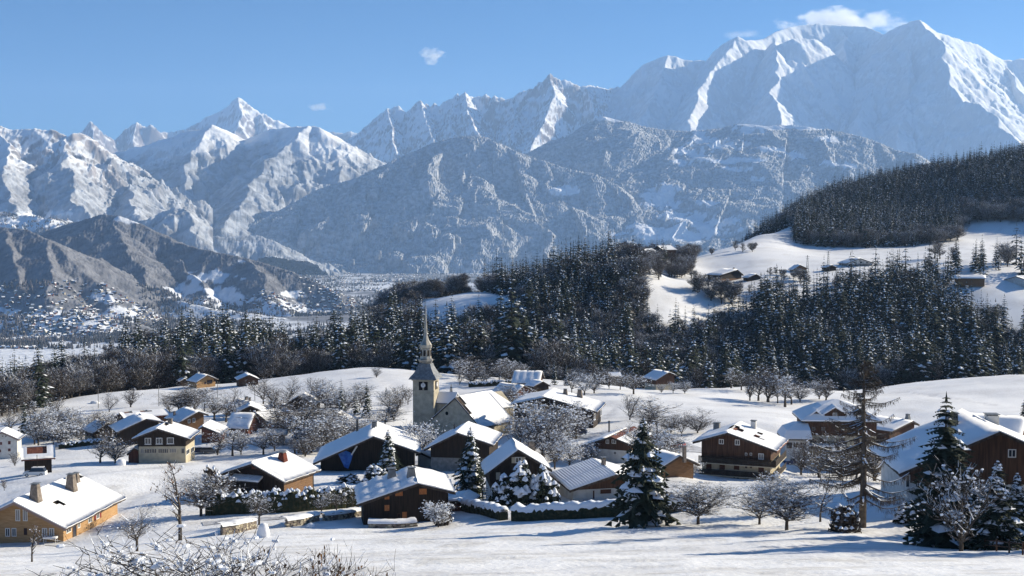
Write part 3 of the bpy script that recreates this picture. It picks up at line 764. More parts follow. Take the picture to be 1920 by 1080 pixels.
# prototypes: (trunk, crown, nominal height)
SP_FAR = [(trunk_mesh('spruce_trunk', 18, .25, 4), spruce_mesh('spruce_crown', 100 + i, 20, rr, 13, 6, 2, snow=sn, droop=.5, base=.06, lump=1.2, power=pw), 20.0) for i, (rr, sn, pw) in enumerate([(4.0, .25, .85), (3.6, .35, .95), (4.4, .18, .8), (3.9, .45, 1.0)])]
SP_MID = [(trunk_mesh('spruce_trunk', 18, .25, 5), spruce_mesh('spruce_crown', 200 + i, 20, rr, 22, 8, 3, snow=sn, droop=.45, base=.05, power=pw), 20.0) for i, (rr, sn, pw) in enumerate([(4.3, .28, .75), (3.7, .38, .8), (4.6, .22, .7), (4.1, .5, .78)])]
SP_NEAR = [(trunk_mesh('spruce_trunk', 14, .26, 8), spruce_mesh('spruce_crown', 300 + i, 15, rr, 34, 13, 6, snow=sn, droop=.38, base=bs_, lump=lm, jag=.6, power=.72), 15.0) for i, (rr, sn, bs_, lm) in enumerate([(5.2, .24, .13, 1.7), (3.5, .15, .04, 1.1), (4.2, .45, .03, 1.7)])]
BR_FAR = [(*bare_meshes('far_bare', 400 + i, 14, sp_, 3, 4, .05, snow=sn, upright=.8, trunk_f=.15, ends=en), 14.0) for i, (sp_, sn, en) in enumerate([(1.0, .35, 1), (.8, .15, 0), (1.1, .5, 2), (.7, .1, 0)])]
BR_MID = [(*bare_meshes('bare', 500 + i, 9, sp_, 4, 3, .024, snow=sn, lumps=lp, lump_s=.15, trunk_f=tf, ends=en, upright=up, side=2), 9.0) for i, (sp_, sn, lp, tf, en, up) in enumerate([(1.3, .30, .07, .18, 1, .3), (1.1, .36, .11, .12, 2, .5), (1.5, .2, .03, .2, 1, .1), (1.2, .38, .15, .1, 2, .3), (1.0, .12, .02, .15, 1, .8), (1.0, .30, .07, .22, 2, .6), (.8, .34, .10, .25, 0, .9), (1.2, .22, .03, .1, 3, .5), (.9, .38, .14, .2, 1, .9), (.8, .12, .02, .1, 2, 1.0)])]
def dims(me):
    z = max(v.co.z for v in me.vertices); x = max(max(abs(v.co.x), abs(v.co.y)) for v in me.vertices)
    return z, x
def norm(lst):
    out = []
    for t_, c_, hh in lst:
        z, x = dims(c_); out.append((t_, c_, z, x))
    return out
SP_FAR, SP_MID, SP_NEAR, BR_FAR, BR_MID = map(norm, (SP_FAR, SP_MID, SP_NEAR, BR_FAR, BR_MID))
def tree(name, proto, loc, h, rz=None, wide=1.0, label=None, group=None, cat=None):
    t_, c_, z, x = proto
    e = empty(name, loc, random.random() * 6.28 if rz is None else rz)
    s = h / z
    e.scale = (s * wide, s * wide, s)
    for nm, me in (('trunk', t_), ('crown', c_)):
        o = bpy.data.objects.new(nm, me); col.objects.link(o); o.parent = e
    tag(e, label, cat or name.replace('_', ' '), group)
    return e

# ------------------------------------------------------------------ the woods
def scatter(poly, step, jit=.48, seed=0):
    r = np.random.default_rng(seed)
    p = np.array(poly); x0, y0 = p.min(0); x1, y1 = p.max(0)
    gx, gy = np.meshgrid(np.arange(x0, x1, step), np.arange(y0, y1, step))
    gx = gx + r.uniform(-jit, jit, gx.shape) * step; gy = gy + r.uniform(-jit, jit, gy.shape) * step
    m_ = inside(poly, gx, gy)
    return gx[m_], gy[m_]
pts = []   # x, y, kind(0 spruce 1 bare), height, wood
for wname, step in (('ravine', 6.0), ('knoll', 5.4), ('hill', 6.4)):
    x, y = scatter(WOODS[wname], step, seed=len(wname))
    px = 960 + x / y * F
    n = fbm(x / 55, y / 55, 3, 71); n2 = np.random.default_rng(5).random(x.shape)
    if wname == 'ravine':
        # bare trees fringe the left and the field edge; spruces fill the ravine and the right bank
        edge = np.clip((y - 470) / 120, 0, 1)
        pb = .28 + .25 * (px < 420) + .25 * (px < 420) * (y < 520) + .35 * ((px > 540) & (px < 720) & (y < 560)) + .45 * ((px > 1385) & (px < 1560) & (y < 545)) + .25 * ((px > 1180) & (px < 1300) & (y > 600)) - .15 * (px > 1100)
        pb = pb + (n - .5) * 1.4
        clr = ((px > 270) & (px < 320) & (y > 600) & (y < 640)) | ((px > 800) & (px < 1010) & (y > 690)) | ((px > 1240) & (px < 1320) & (y > 690) & (n2 < .6))
    elif wname == 'knoll':
        pb = .22 + (n - .5) * 1.0 + .5 * ((px > 1150)); clr = np.zeros(x.shape, bool)
    else:
        pb = .06 + (n - .5) * .6 + .75 * ((y < 1080) & (px > 1560) & (px < 1800)) * (n2 > .3) + .6 * ((px > 1790) & (y < 1230)); clr = np.zeros(x.shape, bool)
    kind = (n2 < pb).astype(int)
    hh = np.where(kind == 0, 17 + 10 * np.random.default_rng(6).random(x.shape), 10 + 6 * np.random.default_rng(7).random(x.shape))
    if wname == 'ravine':
        hh = hh * (1.18 - .25 * (px < 200)) * np.where((y < 480) & (px > 950) & (px < 1420), .55, 1)
        hh = np.where((px > 1180) & (px < 1420) & (y > 590), hh * .75, hh)
    if wname == 'hill': hh = hh * .92
    hh = hh * (.72 + .56 * fbm(x / 38, y / 38, 3, 88)) * (1 + .25 * (np.random.default_rng(9).random(x.shape) ** 4))
    z = zt(x, y)
    for i in range(len(x)):
        if not clr[i]: pts.append((x[i], y[i], z[i], kind[i], hh[i], wname))
def addp(px, D, kind, h, wname='farms'):
    x, y = pl(px, D); pts.append((x, y, zg(x, y), kind, h, wname))
rr = random.Random(3)
for (a, b, d0, d1, n_, kp, h0, h1) in [
    (1640, 1700, 770, 830, 14, .1, 14, 20), (1740, 1800, 780, 840, 16, .0, 17, 24), (1818, 1852, 790, 840, 9, 0, 18, 25), (1905, 1960, 780, 850, 12, 0, 20, 30), (1862, 1892, 800, 850, 7, .2, 14, 20), (1700, 1740, 780, 820, 7, .3, 10, 15),
    (1560, 1640, 770, 820, 16, .6, 8, 14), (1190, 1310, 900, 950, 26, .95, 9, 14), (1225, 1250, 850, 880, 5, 0, 14, 20), (1250, 1300, 800, 880, 24, .97, 8, 12), (1330, 1420, 940, 960, 5, 1, 6, 9),
    (700, 870, 930, 1010, 90, .93, 12, 17), (845, 870, 900, 930, 9, .9, 12, 18), (735, 745, 900, 905, 2, 0, 20, 24), (940, 955, 905, 930, 5, .3, 14, 20), (700, 900, 900, 935, 28, 1, 4, 8),
    (1500, 1520, 800, 830, 5, 1, 5, 9), (1440, 1490, 800, 830, 8, 1, 4, 7), (1385, 1500, 770, 800, 14, .9, 4, 8), (1290, 1400, 750, 770, 18, .6, 9, 15),
    (955, 1000, 700, 745, 10, .9, 6, 10), (700, 790, 690, 760, 34, .6, 12, 18), (1195, 1240, 760, 840, 20, .8, 9, 14), (1785, 1795, 860, 870, 2, 1, 9, 12), (1750, 1765, 900, 910, 2, 1, 12, 15)]:
    for k in range(n_):
        addp(rr.uniform(a, b), rr.uniform(d0, d1), 1 if rr.random() < kp else 0, rr.uniform(h0, h1))
for k in range(150):      # hedgerow of trees along the sky line of the far field
    u = rr.random(); addp(1335 + 165 * u, 1180 + 90 * u + rr.uniform(-8, 30), 1 if rr.random() < .45 else 0, rr.uniform(9, 15))
pts.sort(key=lambda q: q[1])
# which of them show: front to back sweep over narrow strips of bearing
skyl = np.full(600, 1e9)
D_ = np.arange(60, 520, 4.0)
vis = []
for b in range(600):
    u = (b * 4 - 240 + 2 - 960) / F
    zz = zt(u * D_, D_)
    skyl[b] = (438 - zz / D_ * F).min()
for (x, y, z, k, h, wn) in pts:
    px = 960 + x / y * F; top = 438 - (z + h) / y * F
    b = int(min(599, max(0, (px + 240) / 4)))
    v = skyl[b] - top
    wpx = h * (.16 if k == 0 else .3) / y * F
    vis.append((min(v, h / y * F) * wpx if v > 3 and -40 < px < 1960 else 0))
    for q in range(max(0, b - int(wpx * .5 / 4)), min(600, b + int(wpx * .5 / 4) + 1)):
        skyl[q] = min(skyl[q], top + h * .35 / y * F)
N_SP, N_BR = 265, 120
order = np.argsort(-np.array(vis))
single = {0: [], 1: []}
for i in order:
    k = pts[i][3]
    if vis[i] > 0 and len(single[k]) < (N_SP if k == 0 else N_BR): single[k].append(i)
chosen = set(single[0]) | set(single[1])

LM = [(60, 'the pale green white house'), (150, 'the barn shed'), (230, 'the grey green gabled chalet'), (320, 'the left utility pole'), (420, 'the small golden field chalet'), (500, 'the low brown hut'), (570, 'the lone thin field tree'), (640, 'the small grey field house'), (710, 'the three garden spruces'),
      (770, 'the snow ridge left of the spire'), (830, 'the church spire'), (900, 'the church nave'), (960, 'the chancel'), (1020, 'the flat roofed brown house'), (1080, 'the broad dark chalet'), (1150, 'the tiny orchard hut'), (1210, 'the middle orchard'), (1275, 'the pale lone house'), (1340, 'the right orchard'), (1400, 'the right orchard end'),
      (1460, 'the brown field thicket'), (1520, 'the two snowy field trees'), (1580, 'the hipped chalet'), (1650, 'the larch'), (1720, 'the turret house'), (1780, 'the tallest garden spruce'), (1850, 'the huge shaded roof'), (3000, 'the right picture edge')]
def where_words(px, D, wn, top=0):
    lm = next(w_ for p_, w_ in LM if px < p_)
    if wn == 'hill': return 'on the right hill above ' + lm
    if wn == 'knoll': return 'on the dark knoll above ' + lm
    if wn == 'farms': return ('among the far farms above ' if px > 1100 else 'beyond the clearing above ') + lm
    row = 'fronting' if D < 530 else ('low in' if D < 585 else ('midway up' if D < 650 else 'far up'))
    return row + ' the wood above ' + lm
SNOWW = {0: ['dark', 'flecked', 'blackish', 'snowy'], 1: ['frosted', 'brown', 'snowy', 'slender']}
for i in sorted(chosen):
    x, y, z, k, h, wn = pts[i]
    px = 960 + x / y * F
    lab = i % 4
    if k == 0:
        pr = (SP_MID if y < 720 else SP_FAR)[lab]
        size = 'tall' if h > 23 else ('small' if h < 19 else 'middling')
        tree('spruce_tree', pr, (x, y, z - .3), h, label=f'{size} {SNOWW[0][lab]} spruce {where_words(px, y, wn)}', group='spruces of the woods', cat='spruce tree', wide=random.uniform(1.1, 1.5))
    else:
        pr = BR_FAR[lab]
        size = 'tall' if h > 13.5 else 'low'
        tree('bare_tree', pr, (x, y, z - .3), h, label=f'{size} {SNOWW[1][lab]} bare tree {where_words(px, y, wn)}', group='leafless trees of the woods', cat='bare tree', wide=random.uniform(.9, 1.25))

def wood(name, sel, protos):
    n = len(sel)
    me = bpy.data.meshes.new(name)
    me.from_pydata([(pts[i][0], pts[i][1], pts[i][2] - .3) for i in sel], [], [])
    for an, ty in (('idx', 'INT'), ('turn', 'FLOAT'), ('size', 'FLOAT_VECTOR')): me.attributes.new(an, ty, 'POINT')
    idx = np.array([i % 4 for i in sel], np.int32)
    me.attributes['idx'].data.foreach_set('value', idx)
    me.attributes['turn'].data.foreach_set('value', np.random.default_rng(1).uniform(0, 6.28, n).astype(np.float32))
    sz = np.array([pts[i][4] / protos[i % 4][2] for i in sel]); wd = np.random.default_rng(2).uniform(.85, 1.45, n)
    me.attributes['size'].data.foreach_set('vector', np.stack([sz * wd, sz * wd, sz], -1).astype(np.float32).ravel())
    o = bpy.data.objects.new(name, me); col.objects.link(o)
    ng = bpy.data.node_groups.new(name + '_nodes', 'GeometryNodeTree')
    ng.interface.new_socket('Geometry', in_out='INPUT', socket_type='NodeSocketGeometry')
    ng.interface.new_socket('Geometry', in_out='OUTPUT', socket_type='NodeSocketGeometry')
    gi = ng.nodes.new('NodeGroupInput'); go = ng.nodes.new('NodeGroupOutput')
    jn = ng.nodes.new('GeometryNodeJoinGeometry')
    def attr(an, ty):
        a = ng.nodes.new('GeometryNodeInputNamedAttribute'); a.data_type = ty; a.inputs[0].default_value = an
        return a.outputs[0]
    ai, at_, az = attr('idx', 'INT'), attr('turn', 'FLOAT'), attr('size', 'FLOAT_VECTOR')
    cx = ng.nodes.new('ShaderNodeCombineXYZ'); ng.links.new(at_, cx.inputs[2])
    for k, (t_, c_, z, x) in enumerate(protos):
        j2 = ng.nodes.new('GeometryNodeJoinGeometry')
        for me2 in (t_, c_):
            po = bpy.data.objects.new('proto', me2)
            oi = ng.nodes.new('GeometryNodeObjectInfo'); oi.inputs[0].default_value = po
            ng.links.new(oi.outputs['Geometry'], j2.inputs[0])
        cmp_ = ng.nodes.new('FunctionNodeCompare'); cmp_.data_type = 'INT'; cmp_.operation = 'EQUAL'
        ng.links.new(ai, cmp_.inputs[2]); cmp_.inputs[3].default_value = k
        ip = ng.nodes.new('GeometryNodeInstanceOnPoints')
        ng.links.new(gi.outputs[0], ip.inputs['Points'])
        ng.links.new(cmp_.outputs[0], ip.inputs['Selection'])
        ng.links.new(j2.outputs[0], ip.inputs['Instance'])
        ng.links.new(cx.outputs[0], ip.inputs['Rotation'])
        ng.links.new(az, ip.inputs['Scale'])
        ng.links.new(ip.outputs[0], jn.inputs[0])
    ng.links.new(jn.outputs[0], go.inputs[0])
    md = o.modifiers.new('trees', 'NODES'); md.node_group = ng
    return tag(o, kind='stuff')
rest0 = [i for i in range(len(pts)) if i not in chosen and pts[i][3] == 0]
rest1 = [i for i in range(len(pts)) if i not in chosen and pts[i][3] == 1]
wood('spruce_forest', rest0, SP_FAR)
wood('leafless_wood', rest1, BR_FAR)
print('WOODS', len(rest0), len(rest1), len(single[0]), len(single[1]))
for nm, L in (('SP_NEAR', SP_NEAR), ('SP_MID', SP_MID), ('SP_FAR', SP_FAR), ('BR_FAR', BR_FAR), ('BR_MID', BR_MID)):
    0 and print(nm, [(len(c.polygons), round(z, 1), round(x, 1)) for t_, c, z, x in L])
# ------------------------------------------------------------------ building materials
def plank_mat(name, c1, c2, horiz=False):
    m = mat(name, c1, .75, .2)
    t = m.node_tree; b = t.nodes['Principled BSDF']
    tc = t.nodes.new('ShaderNodeTexCoord'); mp = t.nodes.new('ShaderNodeMapping')
    mp.inputs['Scale'].default_value = (1, 1, 9) if horiz else (5, 5, .35)
    t.links.new(tc.outputs['Object'], mp.inputs[0])
    n = t.nodes.new('ShaderNodeTexNoise'); n.inputs['Scale'].default_value = 1.0; n.inputs['Detail'].default_value = 6
    t.links.new(mp.outputs[0], n.inputs['Vector'])
    mr = t.nodes.new('ShaderNodeMapRange'); mr.inputs['From Min'].default_value = .32; mr.inputs['From Max'].default_value = .68
    t.links.new(n.outputs['Fac'], mr.inputs['Value'])
    mx = t.nodes.new('ShaderNodeMix'); mx.data_type = 'RGBA'
    mx.inputs[6].default_value = (*c1, 1); mx.inputs[7].default_value = (*c2, 1)
    t.links.new(mr.outputs[0], mx.inputs[0]); t.links.new(mx.outputs[2], b.inputs['Base Color'])
    bp = t.nodes.new('ShaderNodeBump'); bp.inputs['Strength'].default_value = .5; bp.inputs['Distance'].default_value = .04
    t.links.new(n.outputs['Fac'], bp.inputs['Height']); t.links.new(bp.outputs[0], b.inputs['Normal'])
    return m
M['dark'] = plank_mat('dark_timber', (.014, .010, .008), (.042, .028, .020))
M['brown'] = plank_mat('brown_timber', (.05, .026, .017), (.11, .058, .036))
M['red'] = plank_mat('reddish_timber', (.10, .038, .026), (.17, .07, .045))
M['tan'] = plank_mat('golden_timber', (.33, .19, .085), (.46, .29, .145), True)
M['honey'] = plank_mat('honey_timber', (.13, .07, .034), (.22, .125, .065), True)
M['roofwood'] = mat('roof_edge_timber', (.045, .032, .026), .8, .2, ((.09, .07, .055), 2, .4, .6))
M['pinkedge'] = mat('pale_barge_board', (.28, .20, .17), .8, .2)
M['cream'] = mat('cream_render', (.50, .44, .32), .9, .1, ((.40, .35, .26), 1.2, .4, .65))
M['white'] = mat('white_render', (.62, .61, .58), .9, .1, ((.50, .49, .46), 1.0, .4, .65))
M['stone'] = mat('church_render', (.50, .44, .33), .9, .1, ((.36, .32, .24), .8, .35, .65), .4, 4)
M['grey'] = mat('grey_concrete', (.20, .19, .18), .9, .1, ((.30, .29, .27), 1.5, .4, .65))
M['tin'] = mat('weathered_tin', (.42, .38, .31), .42, .5, ((.30, .28, .25), .9, .4, .6), .15, 3, metallic=.55)
M['slate'] = mat('grey_slate', (.12, .13, .14), .55, .4, ((.20, .21, .22), 1.5, .4, .6))
M['tile'] = mat('red_brown_tile', (.13, .045, .03), .8, .2, ((.22, .085, .055), 2.5, .4, .6))
M['brick'] = mat('red_chimney', (.17, .05, .035), .85, .1, ((.09, .03, .022), 3, .4, .6))
M['chim'] = mat('stone_chimney', (.24, .20, .17), .9, .1, ((.14, .12, .10), 2.5, .4, .6))
M['darkm'] = mat('dark_metal', (.03, .03, .033), .5, .5)
M['glass'] = mat('window_glass', (.03, .035, .045), .12, .6)
M['curtain'] = mat('curtained_glass', (.22, .21, .20), .5, .4)
M['frame'] = mat('white_frame', (.70, .69, .66), .7, .2)
M['creamshut'] = mat('cream_shutter', (.50, .44, .34), .7, .2)
M['redshut'] = mat('red_shutter', (.20, .035, .025), .7, .2)
M['orange'] = mat('orange_shutter', (.50, .20, .07), .75, .2, ((.38, .14, .05), 3, .4, .6))
M['door'] = mat('brown_door', (.09, .04, .025), .7, .2)
M['black'] = mat('dark_opening', (.008, .008, .009), .9, .1)
M['clockw'] = mat('clock_white', (.75, .73, .70), .6, .3)

def local_of(loc, th, p):
    d = p - loc
    c, s = math.cos(-th), math.sin(-th)
    return Vector((d.x * c - d.y * s, d.x * s + d.y * c, d.z))
def snow_slope(side, x0, x1, z0, dz, y0, y1, t=.32, nu=8, nv=14, seed=0, courses=0, bars=0, lift=.12, noise_=.65, hole=()):
    """snow lying on one side of a roof; x measured from the ridge outwards"""
    mb = MB()
    if courses: nu = courses * 4
    if bars: nv = bars * 4
    sl_ = dz / max(.01, x1)
    W = x1 - x0; Ly = y1 - y0
    U = np.linspace(0, 1, nu + 1); V = np.linspace(0, 1, nv + 1)
    uu, vv = np.meshgrid(U, V, indexing='ij')
    xs = x0 + uu * W; ys = y0 + vv * Ly
    edge = np.minimum(np.minimum((1 - uu) * W, vv * Ly), (1 - vv) * Ly)
    if x0 > .05: edge = np.minimum(edge, uu * W)
    th = t * np.clip(.35 + .65 * np.sqrt(np.clip(edge / .45, 0, 1)), 0, 1)
    th = th * (1 - noise_ / 2 + noise_ * fbm(xs * .9 + seed * 3.1, ys * .6 + seed, 3, seed + 1))
    if courses: th = th * (1 - .42 * (np.arange(nu + 1)[:, None] % 4 == 0))
    if bars: th = th * (1 - .42 * (np.arange(nv + 1)[None, :] % 4 == 0))
    sag = (fbm(xs * 0 + seed, ys * .9, 4, seed + 4) - .5) * .55
    xo = xs + np.where(uu > .99, sag, 0) * 1.0
    zz = z0 - sl_ * xs + lift
    idx = {}
    for i in range(nu + 1):
        for j in range(nv + 1):
            idx[i, j] = len(mb.v); mb.v.append((side * xo[i, j], ys[i, j], zz[i, j] + th[i, j]))
    bi = {}
    ring = [(i, 0) for i in range(nu + 1)] + [(nu, j) for j in range(1, nv + 1)] + [(i, nv) for i in range(nu - 1, -1, -1)] + [(0, j) for j in range(nv - 1, 0, -1)]
    for (i, j) in ring:
        bi[i, j] = len(mb.v); mb.v.append((side * xo[i, j], ys[i, j], zz[i, j] - .02))
    def hid(i, j):
        cx = (U[i] + U[i + 1]) / 2; cyv = (V[j] + V[j + 1]) / 2
        return any(a <= cx <= b and c <= cyv <= d for (a, b, c, d) in hole)
    for i in range(nu):
        for j in range(nv):
            if hid(i, j): continue
            q = (idx[i, j], idx[i + 1, j], idx[i + 1, j + 1], idx[i, j + 1])
            mb.f.append(q if side > 0 else q[::-1]); mb.m.append(0)
    for k in range(len(ring)):
        a = ring[k]; b = ring[(k + 1) % len(ring)]
        mb.f.append((idx[a], idx[b], bi[b], bi[a])); mb.m.append(0)
    return mb
def add_chimney(parent, x, y, zroof, w_, h_, style='box', m='chim', d_=None):
    mb = MB(); d_ = d_ or w_
    if style == 'pipe':
        mb.tube((0, 0, -.6), (0, 0, h_), w_ / 2, w_ / 2, 8)
    elif style == 'taper':
        mb.taper(0, 0, -.8, h_, w_ * 1.45, d_ * 1.45, w_ * .8, d_ * .8)
    else:
        mb.box(-w_ / 2, w_ / 2, -d_ / 2, d_ / 2, -.8, h_)
    c = mb.build('chimney', M['darkm'] if style == 'pipe' else M[m], parent, loc=(x, y, zroof))
    cb = MB()
    if style == 'pipe':
        cb.lathe([(w_ * .9, h_ + .1), (w_ * .9, h_ + .16), (.02, h_ + .35)], 8)
        cb.build('cap', M['darkm'], c)
    else:
        k = .8 if style == 'taper' else 1.0
        cb.box(-w_ * k / 2 - .12, w_ * k / 2 + .12, -d_ * k / 2 - .12, d_ * k / 2 + .12, h_ + .12, h_ + .2)
        for sx in (-1, 1):
            for sy in (-1, 1):
                cb.box(sx * w_ * k * .38 - .06, sx * w_ * k * .38 + .06, sy * d_ * k * .38 - .06, sy * d_ * k * .38 + .06, h_ + .002, h_ + .118)
        cb.build('cap', M['slate'], c)
    return c
def add_window(parent, org, ax, nrm, w_, h_, glass='glass', shutters=None, name='window', frame='frame', mull=1, sill=False):
    """org: centre on the wall plane, ax: unit vector along the wall, nrm: outward normal (local frame of parent)"""
    up = Vector((0, 0, 1))
    def q(mb, u0, u1, v0, v1, n0, n1, m=0):
        k = len(mb.v)
        for n in (n0, n1):
            for (u, v) in ((u0, v0), (u1, v0), (u1, v1), (u0, v1)):
                mb.v.append(tuple(org + ax * u + up * v + nrm * n))
        for f in ((0, 3, 2, 1), (4, 5, 6, 7), (0, 1, 5, 4), (1, 2, 6, 5), (2, 3, 7, 6), (3, 0, 4, 7)):
            mb.f.append(tuple(k + a for a in f)); mb.m.append(m)
    t = min(.11, w_ * .14)
    mb = MB()
    q(mb, -w_ / 2, -w_ / 2 + t, -h_ / 2, h_ / 2, -.05, .06); q(mb, w_ / 2 - t, w_ / 2, -h_ / 2, h_ / 2, -.05, .06)
    q(mb, -w_ / 2 + t, w_ / 2 - t, -h_ / 2, -h_ / 2 + t, -.05, .06); q(mb, -w_ / 2 + t, w_ / 2 - t, h_ / 2 - t, h_ / 2, -.05, .06)
    for k in range(mull):
        u = -w_ / 2 + w_ * (k + 1) / (mull + 1)
        q(mb, u - t * .4, u + t * .4, -h_ / 2 + t, h_ / 2 - t, -.04, .05)
    if sill: q(mb, -w_ / 2 - .1, w_ / 2 + .1, -h_ / 2 - .08, -h_ / 2 - .002, -.03, .14)
    o = mb.build(name, M[frame], parent)
    pb = MB(); q(pb, -w_ / 2 + t, w_ / 2 - t, -h_ / 2 + t, h_ / 2 - t, -.06, .015)
    pb.build('pane', M[glass], o)
    if shutters:
        for s in (-1, 1):
            sb = MB(); c = s * (w_ / 2 + w_ * .27 + .02)
            q(sb, c - w_ * .27, c + w_ * .27, -h_ / 2, h_ / 2, .01, .07)
            sb.build('shutter', M[shutters], o)
    return o
def house(label, A, D, B=None, le=None, re=None, yaw=None, L=None, name='chalet', cat='chalet', upper='dark', lower=None, split=None, ohf=.9, ohb=.7, ohs=.9,
          snow=.34, wins=(), side=(), chim=(), balcony=(), gap=0, tilem='roofwood', courses=0, bars=0, lcourses=0, lbars=0, group=None, edge='roofwood', rsnow=True, lsnow=True, bot=None, rx=(), holes=(), res=1, lit_sidem=None):
    for _ in range(34):      # step nearer until the eaves clear the snow
        a_ = P(A[0], A[1], D)
        dr_m = max([e_[2] if e_[0] == 'm' else (e_[1] - A[1]) / F * D for e_ in (le, re) if e_ is not None])
        if a_.z - dr_m - zg(a_.x, a_.y) >= 1.9 or D < 200: break
        D *= .99
    Aw = P(A[0], A[1], D)
    if B is not None:
        d = ray(*B); Bw = d * (Aw.z / d.z)
        r = (Bw - Aw); r.z = 0
        if L is None: L = r.length
        r.normalize()
        if yaw is not None: r = Vector((math.sin(R(yaw)), math.cos(R(yaw)), 0))
    else:
        r = Vector((math.sin(R(yaw)), math.cos(R(yaw)), 0))
    q = Vector((r.y, -r.x, 0))
    def eave(e, sg):
        if e is None: return None
        if e[0] == 'm': return e[1], e[2]
        p = hitplane(e[0], e[1], Aw, r)
        return abs((p - Aw).dot(q)), Aw.z - p.z
    l_ = eave(le, -1); r_ = eave(re, 1)
    if l_ is None: l_ = r_
    if r_ is None: r_ = l_
    wl, dl = l_; wr, dr = r_
    th = math.atan2(-r.x, r.y)
    cs = [Aw - q * wl * .8, Aw + q * wr * .8, Aw + r * L - q * wl * .8, Aw + r * L + q * wr * .8]
    gz = [zg(c.x, c.y) for c in cs]
    base = min(gz) - .5 if bot is None else bot
    loc = Vector((Aw.x, Aw.y, base))
    e = empty(name, loc, th)
    tag(e, label, cat, group)
    zr = Aw.z - base - snow * .8          # timber ridge height
    T = .24
    x0, x1 = -wl + ohs, wr - ohs
    sl_l, sl_r = dl / wl, dr / wr
    def under(x): return zr - T - .03 - (sl_l * -x if x < 0 else sl_r * x)
    y0, y1 = ohf, L - ohb
    zs = 0 if lower is None else split
    if lower is not None:
        if isinstance(split, tuple):
            zs = local_of(loc, th, hitplane(split[0], split[1], Aw + r * ohf, r)).z
        zs = min(zs, under(x0) - .3, under(x1) - .3)
        mb = MB(); mb.box(x0 + .06, x1 - .06, y0 + .06, y1 - .06, 0, zs - .003); mb.build('lower_wall', M[lower], e)
    mb = MB(); mb.prism([(x0, zs), (x1, zs), (x1, under(x1)), (0, under(0)), (x0, under(x0))], y0, y1)
    mb.build('upper_wall' if lower else 'wall', M[upper], e)
    if lit_sidem:  # lighter planks: light wood, with the sunlit tone put into their colour
        m_2, f0, f1 = lit_sidem
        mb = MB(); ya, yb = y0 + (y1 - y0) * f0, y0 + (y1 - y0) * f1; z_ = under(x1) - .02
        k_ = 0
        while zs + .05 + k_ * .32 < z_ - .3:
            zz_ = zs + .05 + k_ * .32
            bb_ = MB(); bb_.box(x1 + .003, x1 + .05, ya, yb, zz_, min(zz_ + .30, z_)); bb_.build('lit_tone_plank', M[m_2], e); k_ += 1
    # roof with rafters under the eaves
    mb = MB(); mb.prism([(-wl, zr - dl - T), (0, zr - T), (wr, zr - dr - T), (wr, zr - dr), (0, zr), (-wl, zr - dl)], 0, L, 1)
    for side_, wv, sv in ((-1, wl, sl_l), (1, wr, sl_r)):
        mb.prism([(side_ * (wv + .03), zr - sv * wv - T - .1), (side_ * (wv + .03), zr - sv * wv + .03), (0, zr + .03), (0, zr - T - .1)], -.05, -.003, 0)
    rf = mb.build('roof', [M[edge], M[tilem]], e)
    n = max(3, int(L / 1.6))
    rb_ = MB()
    for k in range(n + 1):
        y = .15 + (L - .3) * k / n
        for side_, wv, sv, xw in ((-1, wl, sl_l, x0), (1, wr, sl_r, x1)):
            xa = abs(xw) + .002
            rb_.prism([(side_ * xa, zr - sv * xa - T - .16), (side_ * xa, zr - sv * xa - T - .004), (side_ * (wv - .05), zr - sv * (wv - .05) - T - .004), (side_ * (wv - .05), zr - sv * (wv - .05) - T - .12)], y - .06, y + .06)
    rb_.build('rafters', M['roofwood'], rf)
    nu = max(3, int(6 * res)); nv = max(4, int(12 * res))
    if lsnow: snow_slope(-1, gap, wl + .04, zr, dl, -.04, L + .02, snow, nu, nv, int(A[0]) % 97, lcourses, lbars, lift=.035, hole=holes).build('roof_snow', M['roofsnow'], rf, True)
    if rsnow: snow_slope(1, gap, wr + .04, zr, dr, -.04, L + .02, snow, nu, nv, int(A[0]) % 89, courses, bars, lift=.035, hole=rx).build('roof_snow', M['roofsnow'], rf, True)
    if gap == 0 and (lsnow and rsnow):
        rb2 = MB()
        rb2.prism([(-.35, zr - .35 * sl_l + .05), (.35, zr - .35 * sl_r + .05), (.35, zr - .35 * sl_r + snow * .93), (0, zr + snow * .98), (-.35, zr - .35 * sl_l + snow * .93)], .12, L - .12)
    for c in chim:
        px, py, w_, h_, st = c[:5]; mm = c[5] if len(c) > 5 else 'chim'
        got = None
        for sg, sv, wv in ((1, sl_r, wr), (-1, sl_l, wl)):
            nn = (q * (sg * sv) + Vector((0, 0, 1)))
            p = local_of(loc, th, hitplane(px, py, Aw - Vector((0, 0, snow * .8)), nn))
            if sg * p.x >= -.3 and abs(p.x) <= wv and -.5 <= p.y <= L + .5: got = p; break
        if got is None: got = Vector((0, L * .5, zr))
        add_chimney(e, got.x, got.y, got.z, w_, h_, st, mm)
    for wdw in wins:
        px0, py0, px1, py1 = wdw[:4]; kw = wdw[4] if len(wdw) > 4 else {}
        a = local_of(loc, th, hitplane(px0, py0, Aw + r * ohf, r)); b = local_of(loc, th, hitplane(px1, py1, Aw + r * ohf, r))
        c = (a + b) / 2; zc = c.z
        yy = ohf if (zs == 0 or zc > zs) else ohf + .06
        add_window(e, Vector((c.x, yy, zc)), Vector((1, 0, 0)), Vector((0, -1, 0)), abs(b.x - a.x), abs(a.z - b.z), **kw)
